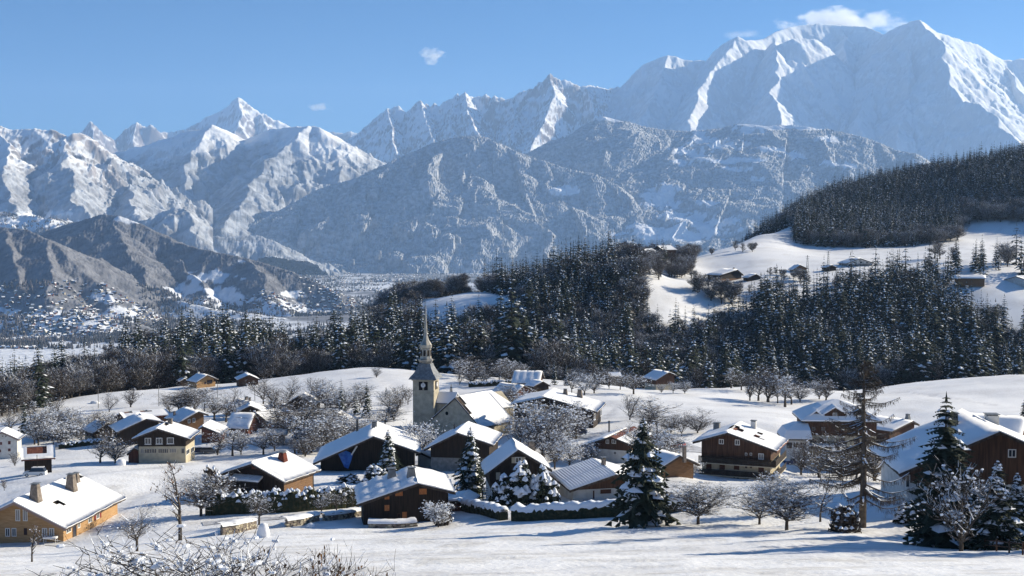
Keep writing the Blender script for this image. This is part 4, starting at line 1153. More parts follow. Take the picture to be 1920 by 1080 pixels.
    for wdw in side:
        px0, py0, px1, py1 = wdw[:4]; kw = wdw[4] if len(wdw) > 4 else {}
        sx = x1 if kw.get('s', 1) > 0 else x0
        kw = {k: v for k, v in kw.items() if k != 's'}
        a = local_of(loc, th, hitplane(px0, (py0 + py1) / 2, Aw + q * sx, q)); b = local_of(loc, th, hitplane(px1, (py0 + py1) / 2, Aw + q * sx, q))
        mz = (hitplane((px0 + px1) / 2, py0, Aw + q * sx, q).z - hitplane((px0 + px1) / 2, py1, Aw + q * sx, q).z)
        c = (a + b) / 2
        if 0 < c.y < L:
            xx = sx if (zs == 0 or c.z > zs) else sx - .06 * (1 if sx > 0 else -1)
            sg = 1 if sx > 0 else -1
            add_window(e, Vector((xx, c.y, c.z)), Vector((0, sg, 0)), Vector((sg, 0, 0)), min(abs(b.y - a.y), 3), mz, **kw)
    for bal in balcony:
        py, hgt, mm, wrap = bal
        z = local_of(loc, th, hitplane(A[0], py, Aw + r * ohf, r)).z
        bb = MB(); dpt = 1.15
        bb.box(x0 - .3, x1 + (1.1 if wrap else .3), y0 - dpt, y0 - .003, z - .16, z)
        if wrap: bb.box(x1 + .003, x1 + 1.1, y0, y1, z - .16, z)
        bo = bb.build('balcony', M[mm], e)
        rl = MB()
        rl.box(x0 - .3, x1 + (1.1 if wrap else .3), y0 - dpt, y0 - dpt + .07, z + hgt - .1, z + hgt)
        k = x0 - .3
        while k < x1 + (1.0 if wrap else .2):
            rl.box(k, k + .16, y0 - dpt + .015, y0 - dpt + .05, z + .003, z + hgt - .103); k += .2
        if wrap:
            rl.box(x1 + 1.03, x1 + 1.1, y0 - dpt + .075, y1, z + hgt - .1, z + hgt)
            k = y0 - dpt + .1
            while k < y1: rl.box(x1 + 1.045, x1 + 1.08, k, k + .16, z + .003, z + hgt - .103); k += .2
        rl.build('railing', M['dark'], bo)
    return dict(e=e, A=Aw, r=r, q=q, loc=loc, th=th, L=L, wl=wl, wr=wr, dl=dl, dr=dr, zr=zr, x0=x0, x1=x1, y0=y0, y1=y1, zs=zs)
W = dict
# ---- foreground and village houses, front to back
h1 = house('large golden timber chalet with three stone chimneys at the lower left edge', (25.8, 937.5), 166, (151.7, 884), re=(123.3, 987.5), upper='tan', ohf=1.3, ohs=1.0, snow=.4, edge='pinkedge', res=2, L=19.5,
  wins=[(29, 955, 38, 977, W(glass='curtain')), (43, 955, 52, 977, W(glass='curtain')), (79, 990, 89, 1008, W(glass='curtain')), (92, 990, 102, 1008, W(glass='curtain')), (10, 990, 19, 1006, W(glass='glass')), (22, 990, 31, 1006, W(glass='glass')), (45, 990, 51, 1003, W(frame='door'))],
  side=[(124, 990, 133, 999, W()), (136, 983, 143, 1008, W(name='door', frame='door', mull=0)), (165, 968, 172, 980, W()), (180, 962, 186, 973, W(shutters='redshut')), (145, 980, 150, 990, W())],
  chim=[(67, 943, 1.1, 2.6, 'taper'), (134, 923, 1.1, 2.6, 'taper'), (143, 908, .8, 1.6, 'taper')], rx=[(.40, .52, .24, .32), (.46, .6, .28, .34), (.15, .25, .70, .80), (0, .14, .74, .95)])
h17 = house('dark timber chalet with red brick chimney behind the snow topped hedge', (471.7, 866), 196, (541.7, 845), le=(413.3, 885), re=(533.3, 901), upper='dark', ohf=1.2, snow=.42, res=1.6,
  side=[],
  wins=[(466.5, 908, 469, 914, W(glass='curtain', mull=0)), (473, 909, 475.5, 915, W(glass='curtain', mull=0)), (480, 910, 482.5, 916, W(glass='curtain', mull=0)), (516, 910, 518.5, 916, W(glass='curtain', mull=0)), (472, 874, 480, 880, W(frame='red', glass='redshut')), (482, 876, 488, 882, W(frame='red', glass='redshut'))],
  chim=[(530, 868, 1.1, 1.7, 'taper', 'brick')], lit_sidem=('honey', 0, .95))  # right side lightened with honey planks to carry the golden sunlight
h19 = house('black timber chalet with orange shutters standing alone at the front of the village', (783.3, 902.5), 167, (771.7, 872.5), le=(669.2, 942), re=(854, 919), upper='dark', ohf=1.0, snow=.40, res=1.6, lcourses=4, lbars=14,
  wins=[(721, 927, 730, 936, W(glass='orange', frame='orange', mull=0)), (741, 919.5, 755, 929.5, W(glass='orange', frame='orange', mull=0)), (786, 916.5, 800, 926.5, W(glass='orange', frame='orange', mull=0)), (721, 947, 730, 957.5, W(glass='orange', frame='orange', mull=0)), (754, 960, 763, 974, W(glass='orange', frame='orange', mull=0)), (745, 963, 751, 974, W(glass='black', frame='door'))],
  chim=[(735, 899, 1.15, 1.5, 'taper', 'grey'), (771.5, 898, 1.15, 1.5, 'taper', 'grey')])
h20 = house('steep roofed dark chalet with cream shutters behind the snow laden shrub', (971.7, 840), 184, (960, 820.8), le=(910, 886.7), re=(1035, 878), upper='dark', lower='white', split=(925, 912), ohf=.8, ohs=.7, snow=.36, res=1.5,
  wins=[(966, 857, 978, 868, W(shutters='creamshut')), (930, 886, 938, 899, W(glass='creamshut', frame='creamshut', mull=0))], chim=[(996, 846, 1.0, 1.5, 'taper')])
h21 = house('low white garage building with ribbed snow roof beside the big spruce', (1155, 887), 181, (1110, 857.5), le=(1068.3, 916.7), re=('m', 6.5, 2.0), upper='brown', lower='white', split=(1100, 912), ohf=1.6, snow=.30, lcourses=17, name='garage_building', cat='garage',
  wins=[(1112, 920, 1114.5, 935, W(name='door', frame='door', glass='door', mull=0)), (1126, 918, 1146, 925, W(glass='door', frame='door'))], chim=[(1146, 868, .6, 1.3, 'box')])
h33 = house('big white and brown chalet with huge shaded snow roof at the right edge', (1875, 805), 148, (1800, 766), le=(1686, 884), re=('m', 9, 3.9), upper='brown', lower='white', split=(1700, 905), ohf=1.5, ohs=1.3, snow=.38, res=1.5,
  wins=[(1698, 890, 1706, 914, W(mull=0)), (1716, 900, 1724, 914, W()), (1890, 842, 1905, 858, W())], chim=[(1859, 798, 1.5, 1.4, 'box', 'white'), (1786, 803, 1.1, 1.9, 'box', 'chim')])
h18 = house('long dark barn with a blue tarpaulin hanging under its left eave', (700, 815.5), 238, (705, 797.5), le=(586.7, 866), re=(788, 846), upper='dark', ohf=2.6, ohs=1.2, snow=.42, res=1.5, name='barn', cat='barn', L=17,
  chim=[(670, 813, .45, 2.6, 'pipe'), (702, 803, 1.0, 1.2, 'box', 'slate')])
h29 = house('tall brown chalet with two wrap-around balconies and cream lower floors', (1364, 809), 214, (1390, 790), le=(1299, 826), re=(1456.7, 843.5), upper='brown', lower='cream', split=(1380, 862), ohf=1.3, ohs=1.3, snow=.32, res=1.5, gap=0, tilem='tile', group=None,
  wins=[(1348, 823, 1357, 833, W()), (1378, 824, 1387, 835, W()), (1422, 850, 1432, 862, W(glass='curtain')), (1397, 849, 1401, 854, W(mull=0)), (1406, 849, 1410, 854, W(mull=0)),
        (1324, 867, 1334, 880, W(glass='door', frame='door')), (1349, 869, 1359, 881, W(glass='door', frame='door')), (1376, 871, 1386, 881, W(glass='door', frame='door')), (1397, 872, 1401, 878, W(frame='door')), (1406, 872, 1410, 878, W(frame='door')), (1422, 873.5, 1432, 886, W(glass='door', frame='door')),
        (1326, 889.5, 1336, 896, W(glass='door', frame='door')), (1350, 891, 1353.5, 897, W(frame='door')), (1356.5, 891, 1360, 897, W(frame='door')), (1375, 893, 1378.5, 899, W(frame='door')), (1381.5, 893, 1385, 899, W(frame='door')), (1401, 895, 1408, 902, W(glass='door', frame='door')), (1424, 896, 1432, 902, W(glass='door', frame='door'))],
  balcony=[(868, 1.2, 'cream', True), (890, 1.0, 'cream', True)], chim=[(1344, 807, 1.1, 1.3, 'box', 'grey'), (1413, 806, .9, 1.6, 'box', 'white')], rx=[(.0, .12, .25, .55), (.08, .22, .3, .45), (.42, .5, .3, .42), (.6, .66, .28, .36), (.45, .52, .58, .66)], holes=[(0, .1, .3, .6)])
h8 = house('pale green white house with small red shuttered windows at the left edge', (3, 808), 276, (14, 800), re=(36, 822.5), upper='white', ohf=.7, ohs=.6, snow=.28, name='house', cat='house', edge='pinkedge',
  wins=[(15, 827, 20, 833, W(frame='redshut')), (0, 829, 4, 834, W(frame='redshut')), (15, 841, 20, 846, W(frame='redshut')), (-1, 843, 2, 848, W(frame='redshut')), (3, 816, 7, 820, W()), (9, 816, 13, 820, W())])
h9 = house('small barn shed with half bare tiled roof beside the white car', (40, 838), 238, (83, 831.7), le=('m', 2.4, 1.7), re=('m', 2.9, 1.9), L=6.2, yaw=68, upper='dark', ohf=.5, ohs=.5, snow=.25, name='shed', cat='shed', tilem='tile', rx=[(0, .62, .2, .72)], edge='redshut')
h2 = house('dark chalet with cream ground floor and a row of three framed windows', (295.8, 801.7), 256, (318.3, 787.8), le=(246.7, 821), re=(355.8, 821), upper='dark', lower='cream', split=(300, 837), ohf=1.0, ohs=1.1, snow=.34, res=1.3,
  wins=[(271.5, 821, 283.5, 833, W(sill=True)), (292.5, 821, 304.5, 832.5, W(sill=True)), (313, 820.5, 326, 832, W(sill=True, mull=0)), (263.5, 841, 270, 850, W(frame='creamshut', glass='curtain')), (270.5, 841, 294, 850, W(frame='creamshut', mull=4)), (296, 841, 316, 850, W(frame='creamshut', mull=4)), (317, 841, 331, 849.5, W(frame='creamshut', mull=2, glass='curtain')), (340, 841, 346, 850, W(frame='grey'))],
  side=[(349, 842, 356, 852, W()), (358, 838, 364, 848, W())], chim=[(319, 797, .9, 1.3, 'box')], rx=[(.05, .1, .35, .6), (.16, .2, .3, .55), (.3, .34, .2, .4)])
h3 = house('dark barn with smooth blue shaded snow roof behind the three window chalet', (273.3, 783.5), 292, (256.7, 772.5), le=(219.2, 808.5), re=(306, 789), upper='dark', ohf=1.0, snow=.35)
h5 = house('small dark cottage with snow roof half hidden by bare trees', (203, 791.7), 300, (188, 786.7), le=(173.3, 811), re=(214, 796), upper='dark', lower='cream', split=1.8, ohf=.7, ohs=.6, snow=.3, L=8)
h4 = house('grey green gabled chalet with sunlit snow roof below the open field', (131.7, 782.5), 338, None, le=(120, 793), re=(145, 801), yaw=52, L=8.5, upper='brown', lower='grey', split=2.6, ohf=.6, ohs=.5, snow=.3, edge='redshut')
h6 = house('long low chalet with patchy snow roof behind the blue roofed barn', (224, 772.5), 362, None, le=(214, 781.5), re=(232.5, 783), yaw=60, L=12.5, upper='brown', ohf=.6, ohs=.5, snow=.28, tilem='tile', rx=[(0, .3, .1, .25), (0, .35, .4, .55), (.2, .4, .6, .66)], edge='pinkedge')
h7 = house('tiny cottage with white roof beside the dark conifer at far left', (66, 796), 316, None, le=('m', 2.2, 1.2), re=('m', 2.8, 1.5), yaw=75, L=5.2, upper='dark', ohf=.4, ohs=.4, snow=.3, name='cottage', cat='cottage', chim=[(70, 797, .4, .6, 'box')])
h12 = house('honey timber chalet with bluish roof left of the orchard', (371.7, 770), 334, (344, 761.7), le=(335, 791), re=(391, 776), upper='honey', ohf=1.2, ohs=.8, snow=.3, wins=[(352, 786, 357, 793, W()), (361, 784, 366, 792, W(frame='frame'))], chim=[(327, 781, .5, 1.2, 'box')])
h13 = house('brown gabled chalet with bright white right roof beside the orchard', (380, 797.5), 290, (396.7, 786.7), le=(371.7, 802), re=(415, 812), upper='red', ohf=.7, ohs=.6, snow=.34)
h14 = house('chalet with broad bluish snow roof and small dormers near the lone field tree', (468, 751.7), 392, (446.7, 746.7), le=(438, 767), re=(501.7, 762), upper='brown', lower='grey', split=2.2, ohf=.8, ohs=.8, snow=.32, chim=[(462, 751, .7, 1.0, 'box'), (468, 753, .5, 1.0, 'box')])
h14b = house('low cottage with hipped looking snow roof in front of the bluish chalet', (469, 759), 372, None, le=('m', 4.4, 2.1), re=('m', 4.4, 2.1), yaw=-10, L=8, upper='dark', ohf=.6, ohs=.6, snow=.36, name='cottage', cat='cottage')
h15 = house('cottage with flat looking snow roof facing the orchard', (477.5, 774), 312, None, le=('m', 4.6, 3.1), re=('m', 4.2, 2.8), yaw=-84, L=6.0, upper='red', ohf=.4, ohs=.6, snow=.3, name='cottage', cat='cottage')
h15b = house('red brown house with sunlit snow roof right of the orchard cottage', (480, 772), 330, None, le=('m', 3.6, 1.8), re=('m', 4.6, 2.2), yaw=35, L=8, upper='red', ohf=.6, ohs=.5, snow=.3, name='house', cat='house')
h16 = house('low garden shed under rounded snow behind the orchard trees', (502, 803), 285, None, le=('m', 2.0, .8), re=('m', 2.2, .9), yaw=82, L=4.6, upper='grey', ohf=.3, ohs=.3, snow=.45, name='shed', cat='shed')
h10 = house('small golden timber chalet on the far left snow field', (388.5, 702), 458, None, le=(368, 716), re=(409.6, 710.5), yaw=-42, L=7.5, upper='tan', ohf=1.0, ohs=.7, snow=.26, wins=[(383, 716, 386.5, 720, W(frame='door')), (388, 713, 398, 719, W(frame='door', mull=2)), (401, 711, 404, 715, W(frame='door'))], chim=[(372, 701, .6, .7, 'box', 'white')])
h10b = house('little dark shed tucked behind the small golden chalet', (346, 709), 466, None, le=('m', 1.8, .9), re=('m', 1.8, .9), yaw=-40, L=3.5, upper='dark', ohf=.3, ohs=.3, snow=.2, name='shed', cat='shed')
h11 = house('low brown hut with little snow right of the golden field chalet', (467, 702), 470, None, le=(445, 712), re=(488, 711), yaw=-20, L=8, upper='brown', ohf=.8, ohs=.6, snow=.18, name='hut', cat='hut')
h34 = house('small grey house with blue snow roof behind the bare garden trees', (598, 734.5), 420, None, le=(583, 743), re=(614, 740), yaw=-15, L=6, upper='grey', ohf=.6, ohs=.5, snow=.28, name='house', cat='house')
h35 = house('dark brown barn roof half buried among bare trees below the field', (560, 741), 395, None, le=('m', 3.5, 2.2), re=(592, 757), yaw=5, L=8, upper='dark', lower=None, ohf=.6, ohs=.5, snow=.28, name='barn', cat='barn')
h36 = house('reddish gabled hut among the snowy garden trees left of the church', (633, 777), 312, None, le=(594, 797), re=(660, 790), yaw=0, L=8, upper='red', ohf=.7, ohs=.6, snow=.28, name='hut', cat='hut')
h37 = house('dark chalet with pale base directly below the church nave', (858, 809), 228, None, le=(795, 840), re=(925, 832), yaw=8, L=13, upper='dark', lower='grey', split=(830, 858), ohf=1.3, ohs=1.0, snow=.38, res=1.3, chim=[(852, 808, .35, 1.0, 'pipe')])
h22 = house('chalet with bare red ridge tiles and thin metal flue left of the big spruce', (1145, 816.7), 238, (1188, 796.7), le=(1085, 835), re=(1186, 833), upper='brown', lower='white', split=(1145, 843), ohf=1.0, ohs=.8, snow=.3, gap=1.3, tilem='tile', res=1.2,
  wins=[(1136, 824, 1142, 832, W()), (1147, 824, 1155, 832, W()), (1096, 842, 1102, 850, W()), (1150, 846, 1156, 853, W())], chim=[(1142, 813, .35, 2.4, 'pipe')])
h23 = house('broad dark chalet with two tapered chimneys on its snowy roof behind the middle trees', (1020.8, 742.5), 302, (1041.7, 727.5), le=(955, 756), re=(1120, 770.5), upper='dark', lower='cream', split=2.8, ohf=1.2, ohs=1.2, snow=.4, res=1.4, chim=[(1060, 742, 1.0, 1.6, 'taper'), (1087, 748, 1.2, 2.3, 'taper')],
  side=[(1112, 775, 1118, 788, W()), (1124, 768, 1129, 780, W())])
h24 = house('flat roofed looking brown house at the foot of the ravine wood', (1017, 695), 438, None, le=('m', 6.0, 3.4), re=('m', 5.0, 2.8), yaw=-80, L=9.5, upper='brown', ohf=.6, ohs=.6, snow=.28, name='house', cat='house', chim=[(988, 698, .7, 1.0, 'box', 'slate')], lbars=4)
h25 = house('red brown gabled house with bluish snow roof behind the church', (982.5, 721.7), 384, None, le=(965, 739), re=(1007.5, 733), yaw=-48, L=10, upper='red', ohf=.7, ohs=.5, snow=.28, name='house', cat='house')
h26 = house('small dark outbuilding right of the red brown gabled house', (1018, 714), 408, None, le=(1000, 724), re=('m', 3, 1.6), yaw=-35, L=5, upper='dark', ohf=.4, ohs=.4, snow=.24, name='outbuilding', cat='outbuilding')
h27 = house('tiny snow roofed hut at the edge of the middle orchard', (1140, 698), 462, None, le=('m', 2.6, 1.2), re=('m', 2.6, 1.2), yaw=80, L=5, upper='grey', ohf=.3, ohs=.3, snow=.26, name='hut', cat='hut')
h28 = house('two storey pale house with brown gable alone above the right field', (1254, 696.7), 425, (1224.8, 691.5), le=(1230, 712), re=(1269.5, 703), L=9, upper='brown', lower='cream', split=3.6, ohf=.8, ohs=.6, snow=.28, name='house', cat='house', side=[(1210, 717, 1213, 722, W(s=-1))])
h38 = house('small chalet with bluish roof left of the tall balcony chalet', (1275, 852), 226, None, le=('m', 4.5, 1.9), re=(1312, 868), yaw=-30, L=9, upper='honey', ohf=.8, ohs=.7, snow=.3, chim=[(1283, 858, .5, 1.8, 'box')])
h31 = house('small tan gabled chalet behind the larch branches', (1655, 784), 300, None, le=(1630, 803), re=(1673, 797), yaw=-25, L=9, upper='honey', ohf=1.0, ohs=.6, snow=.2)
h32 = house('long brown timber house with small roof turret behind the larch', (1712, 788), 290, None, le=(1672, 808), re=(1724, 795), yaw=-38, L=10, upper='brown', ohf=1.0, ohs=.6, snow=.2, chim=[(1702, 790, .9, 1.6, 'taper', 'slate')])
h39 = house('far right chalet with blue shaded roof behind the tall chimney', (1925, 782), 190, None, le=('m', 6.5, 2.6), re=('m', 6, 2.4), yaw=-60, L=9, upper='brown', ohf=.8, ohs=.6, snow=.3)
# far farms on the opposite slope
h40 = house('dark farmhouse with a chimney standing on the far snow slope', (1383, 504.5), 815, None, le=(1350, 515), re=(1395, 515), yaw=-38, L=13, upper='dark', lower='honey', split=2.6, ohf=1.2, ohs=1.2, snow=.5, name='farmhouse', cat='farmhouse', chim=[(1376, 506, .9, 1.4, 'box')])
h41 = house('small farm shed just right of the far dark farmhouse', (1418, 513), 810, None, le=(1402, 520), re=(1429, 519.5), yaw=-30, L=6, upper='dark', lower='honey', split=1.5, ohf=.8, ohs=.8, snow=.4, name='shed', cat='shed')
h42 = house('tan farmhouse between two lattice masts on the far slope', (1500, 496), 852, None, le=(1487, 505), re=(1516, 503), yaw=-10, L=9, upper='honey', lower='cream', split=3, ohf=1, ohs=.9, snow=.4, name='farmhouse', cat='farmhouse', wins=[(1492, 503, 1495, 506, W()), (1498, 503, 1502, 506, W())])
h43 = house('little dark hut beside the right lattice mast', (1560, 496), 850, None, le=(1549, 501), re=(1570, 501), yaw=-25, L=6, upper='dark', ohf=.6, ohs=.6, snow=.35, name='hut', cat='hut')
h44 = house('white farmhouse with wide snow roof on the far right slope', (1613, 483.5), 868, None, le=(1587, 493), re=(1640, 492.5), yaw=-15, L=13, upper='white', lower='grey', split=3, ohf=1, ohs=1, snow=.45, name='farmhouse', cat='farmhouse', wins=[(1600, 491, 1604, 494, W()), (1612, 490, 1617, 494, W()), (1624, 491, 1628, 494, W())])
h45 = house('dark barn end of the white roofed farm on the wooded knoll', (1205, 466.5), 885, None, le=(1188, 476), re=('m', 6.5, 2.6), yaw=38, L=14, upper='dark', ohf=1, ohs=1, snow=.45, name='barn', cat='barn')
h46 = house('farm wing with bright snow roof right of the knoll barn', (1232, 460), 905, None, le=('m', 6, 2.6), re=('m', 8, 3), yaw=62, L=13, upper='brown', ohf=1, ohs=1, snow=.45, name='farmhouse', cat='farmhouse')
h47 = house('long flat farm shed with snow roof at the far right of the wood', (1848, 516), 770, None, le=('m', 6, 1.6), re=('m', 6, 1.6), yaw=-72, L=19, bot=zg(*pl(1830, 775)) - 1.5, upper='honey', ohf=.8, ohs=.6, snow=.4, name='farm_shed', cat='farm shed')
h48 = house('snow covered shed at the right edge beyond the tall wood', (1905, 517), 780, None, le=('m', 9, 2.4), re=('m', 9, 2.4), yaw=60, L=18, upper='white', ohf=.6, ohs=.6, snow=.5, name='farm_shed', cat='farm shed')
h49 = house('small dark shed on the snowy clearing in the middle distance', (985 - 55, 579), 722, None, le=('m', 2.4, 1.1), re=('m', 2.4, 1.1), yaw=70, L=6, upper='dark', ohf=.4, ohs=.4, snow=.4, name='shed', cat='shed')

# big hotel-like chalet behind the larch: half hipped roof with dormers
def hotel():
    D = 258
    A = P(1508, 765, D); loc0 = P(1503, 790, D - 6)
    base = zg(A.x + 12, D) - 1.5
    e = empty('chalet', (loc0.x, loc0.y, base), R(-4))
    tag(e, 'large brown chalet with curved hipped roof and dormers behind the larch', 'chalet')
    H_ = loc0.z - base; Lx = 16.5; dp = 12.5
    rise = 3.6
    def lp(px, py, yplane=0.0):
        p = hitplane(px, py, Vector((loc0.x, loc0.y + yplane, 0)), Vector((0, 1, 0))); return local_of(Vector((loc0.x, loc0.y, base)), R(-4), p)
    mb = MB(); mb.box(1, Lx - 1, .8, dp - .8, 0, H_ - 3.05); mb.build('lower_wall', M['cream'], e)
    mb = MB(); mb.box(.95, Lx - .95, .75, dp - .75, H_ - 3.045, H_ - .05); mb.build('upper_wall', M['brown'], e)
    # hipped roof with a rounded break
    def ring(z, ins): return [(ins * 1.3, ins, z), (Lx - ins * 1.3, ins, z), (Lx - ins * 1.3, dp - ins, z), (ins * 1.3, dp - ins, z)]
    lv = [(0, -.0), (1.3, 1.6), (2.6, 3.7), (rise, 6.0)]
    mb = MB(); sb = MB()
    for (M_, off) in ((mb, 0), (sb, .30)):
        rs = [ring(H_ + z + off, max(0.0, i_)) for z, i_ in lv]
        M_.face(ring(H_ + off - (.2 if off == 0 else .26), 0)[::-1])
        M_.v += []
        low = ring(H_ + off - (.2 if off == 0 else .26), 0)
        allr = [low] + rs
        for a in range(len(allr) - 1):
            for i in range(4):
                j = (i + 1) % 4
                M_.face([allr[a][i], allr[a][j], allr[a + 1][j], allr[a + 1][i]])
        M_.face(allr[-1])
    rf = mb.build('roof', M['roofwood'], e); sb.build('roof_snow', M['roofsnow'], rf, False)
    for (cx, w_, h_, y_) in ((3.2, 2.4, 1.7, 1.4), (7.0, 4.2, 2.6, .9), (12.2, 2.4, 1.7, 1.4)):
        d = MB(); d.prism([(cx - w_ / 2, H_ + .2), (cx + w_ / 2, H_ + .2), (cx + w_ / 2, H_ + .2 + h_ * .5), (cx, H_ + .2 + h_), (cx - w_ / 2, H_ + .2 + h_ * .5)], y_, y_ + 4)
        dm = d.build('dormer', M['brown'], e)
        s = MB(); hh = h_ * .5 / (w_ / 2)
        s.prism([(cx - w_ / 2 - .4, H_ + .2 + h_ * .5 - .4 * hh + .05), (cx, H_ + .25 + h_), (cx + w_ / 2 + .4, H_ + .2 + h_ * .5 - .4 * hh + .05), (cx + w_ / 2 + .4, H_ + .5 + h_ * .5 - .4 * hh), (cx, H_ + .6 + h_), (cx - w_ / 2 - .4, H_ + .5 + h_ * .5 - .4 * hh)], y_ - .5, y_ + 4)
        s.build('dormer_snow', M['roofsnow'], dm)
        add_window(e, Vector((cx, y_, H_ + .25 + h_ * .42)), Vector((1, 0, 0)), Vector((0, -1, 0)), .9, .8)
    for cx in (2.6, 4.6, 8.5, 11.5, 13.8):
        add_window(e, Vector((cx, .8, H_ - 4.2)), Vector((1, 0, 0)), Vector((0, -1, 0)), 1.2, 1.2, frame='door')
        add_window(e, Vector((cx, .75, H_ - 1.7)), Vector((1, 0, 0)), Vector((0, -1, 0)), 1.0, 1.1, frame='door', mull=1)
    aw = MB(); aw.prism([(1.0, H_ - 5.2), (9.0, H_ - 5.2), (9.0, H_ - 5.0), (1.0, H_ - 5.0)], -1.6, .7); ao = aw.build('porch_roof', M['roofwood'], e)
    a2 = MB(); a2.box(.95, 9.05, -1.65, .72, H_ - 4.995, H_ - 4.7); a2.build('porch_snow', M['roofsnow'], ao)
    for x_ in (1.2, 5.0, 8.8):
        pst = MB(); pst.box(x_ - .09, x_ + .09, -1.4, -1.22, 0, H_ - 5.21); pst.build('post', M['dark'], e)
    # left annex
    D2 = 250; q0 = P(1468, 824, D2); base2 = zg(q0.x + 3, D2) - .8
    e2 = empty('annex', (q0.x, q0.y, base2), R(-4)); tag(e2, 'pale annex with rounded blue snow roof joined left of the big hipped chalet', 'annex')
    hh = q0.z - base2
    m2 = MB(); m2.box(.5, 5.4, .5, 8, 0, hh - .2); m2.build('wall', M['white'], e2)
    r2 = MB(); s2 = MB()
    for (M_, off) in ((r2, 0), (s2, .28)):
        rs = [[(0, 0, hh - .15 + off - .03), (6, 0, hh - .15 + off - .03), (6, 8.5, hh - .15 + off - .03), (0, 8.5, hh - .15 + off - .03)], [(0, 0, hh + off), (6, 0, hh + off), (6, 8.5, hh + off), (0, 8.5, hh + off)], [(.9, .9, hh + 1.5 + off), (5.8, .9, hh + 1.5 + off), (5.8, 7.6, hh + 1.5 + off), (.9, 7.6, hh + 1.5 + off)], [(3, 3, hh + 2.7 + off), (5.6, 3, hh + 2.7 + off), (5.6, 5.5, hh + 2.7 + off), (3, 5.5, hh + 2.7 + off)]]
        M_.face(rs[0][::-1])
        for a in range(3):
            for i in range(4):
                j = (i + 1) % 4; M_.face([rs[a][i], rs[a][j], rs[a + 1][j], rs[a + 1][i]])
        M_.face(rs[-1])
    rf2 = r2.build('roof', M['roofwood'], e2); s2.build('roof_snow', M['roofsnow'], rf2)
    for x_ in (1.4, 2.8, 4.2): add_window(e2, Vector((x_, .5, hh - 1.3)), Vector((1, 0, 0)), Vector((0, -1, 0)), 1.1, 1.2, frame='door')
    add_chimney(e2, 5.3, 4.2, hh + 2.7, .4, .9, 'pipe')
hotel()

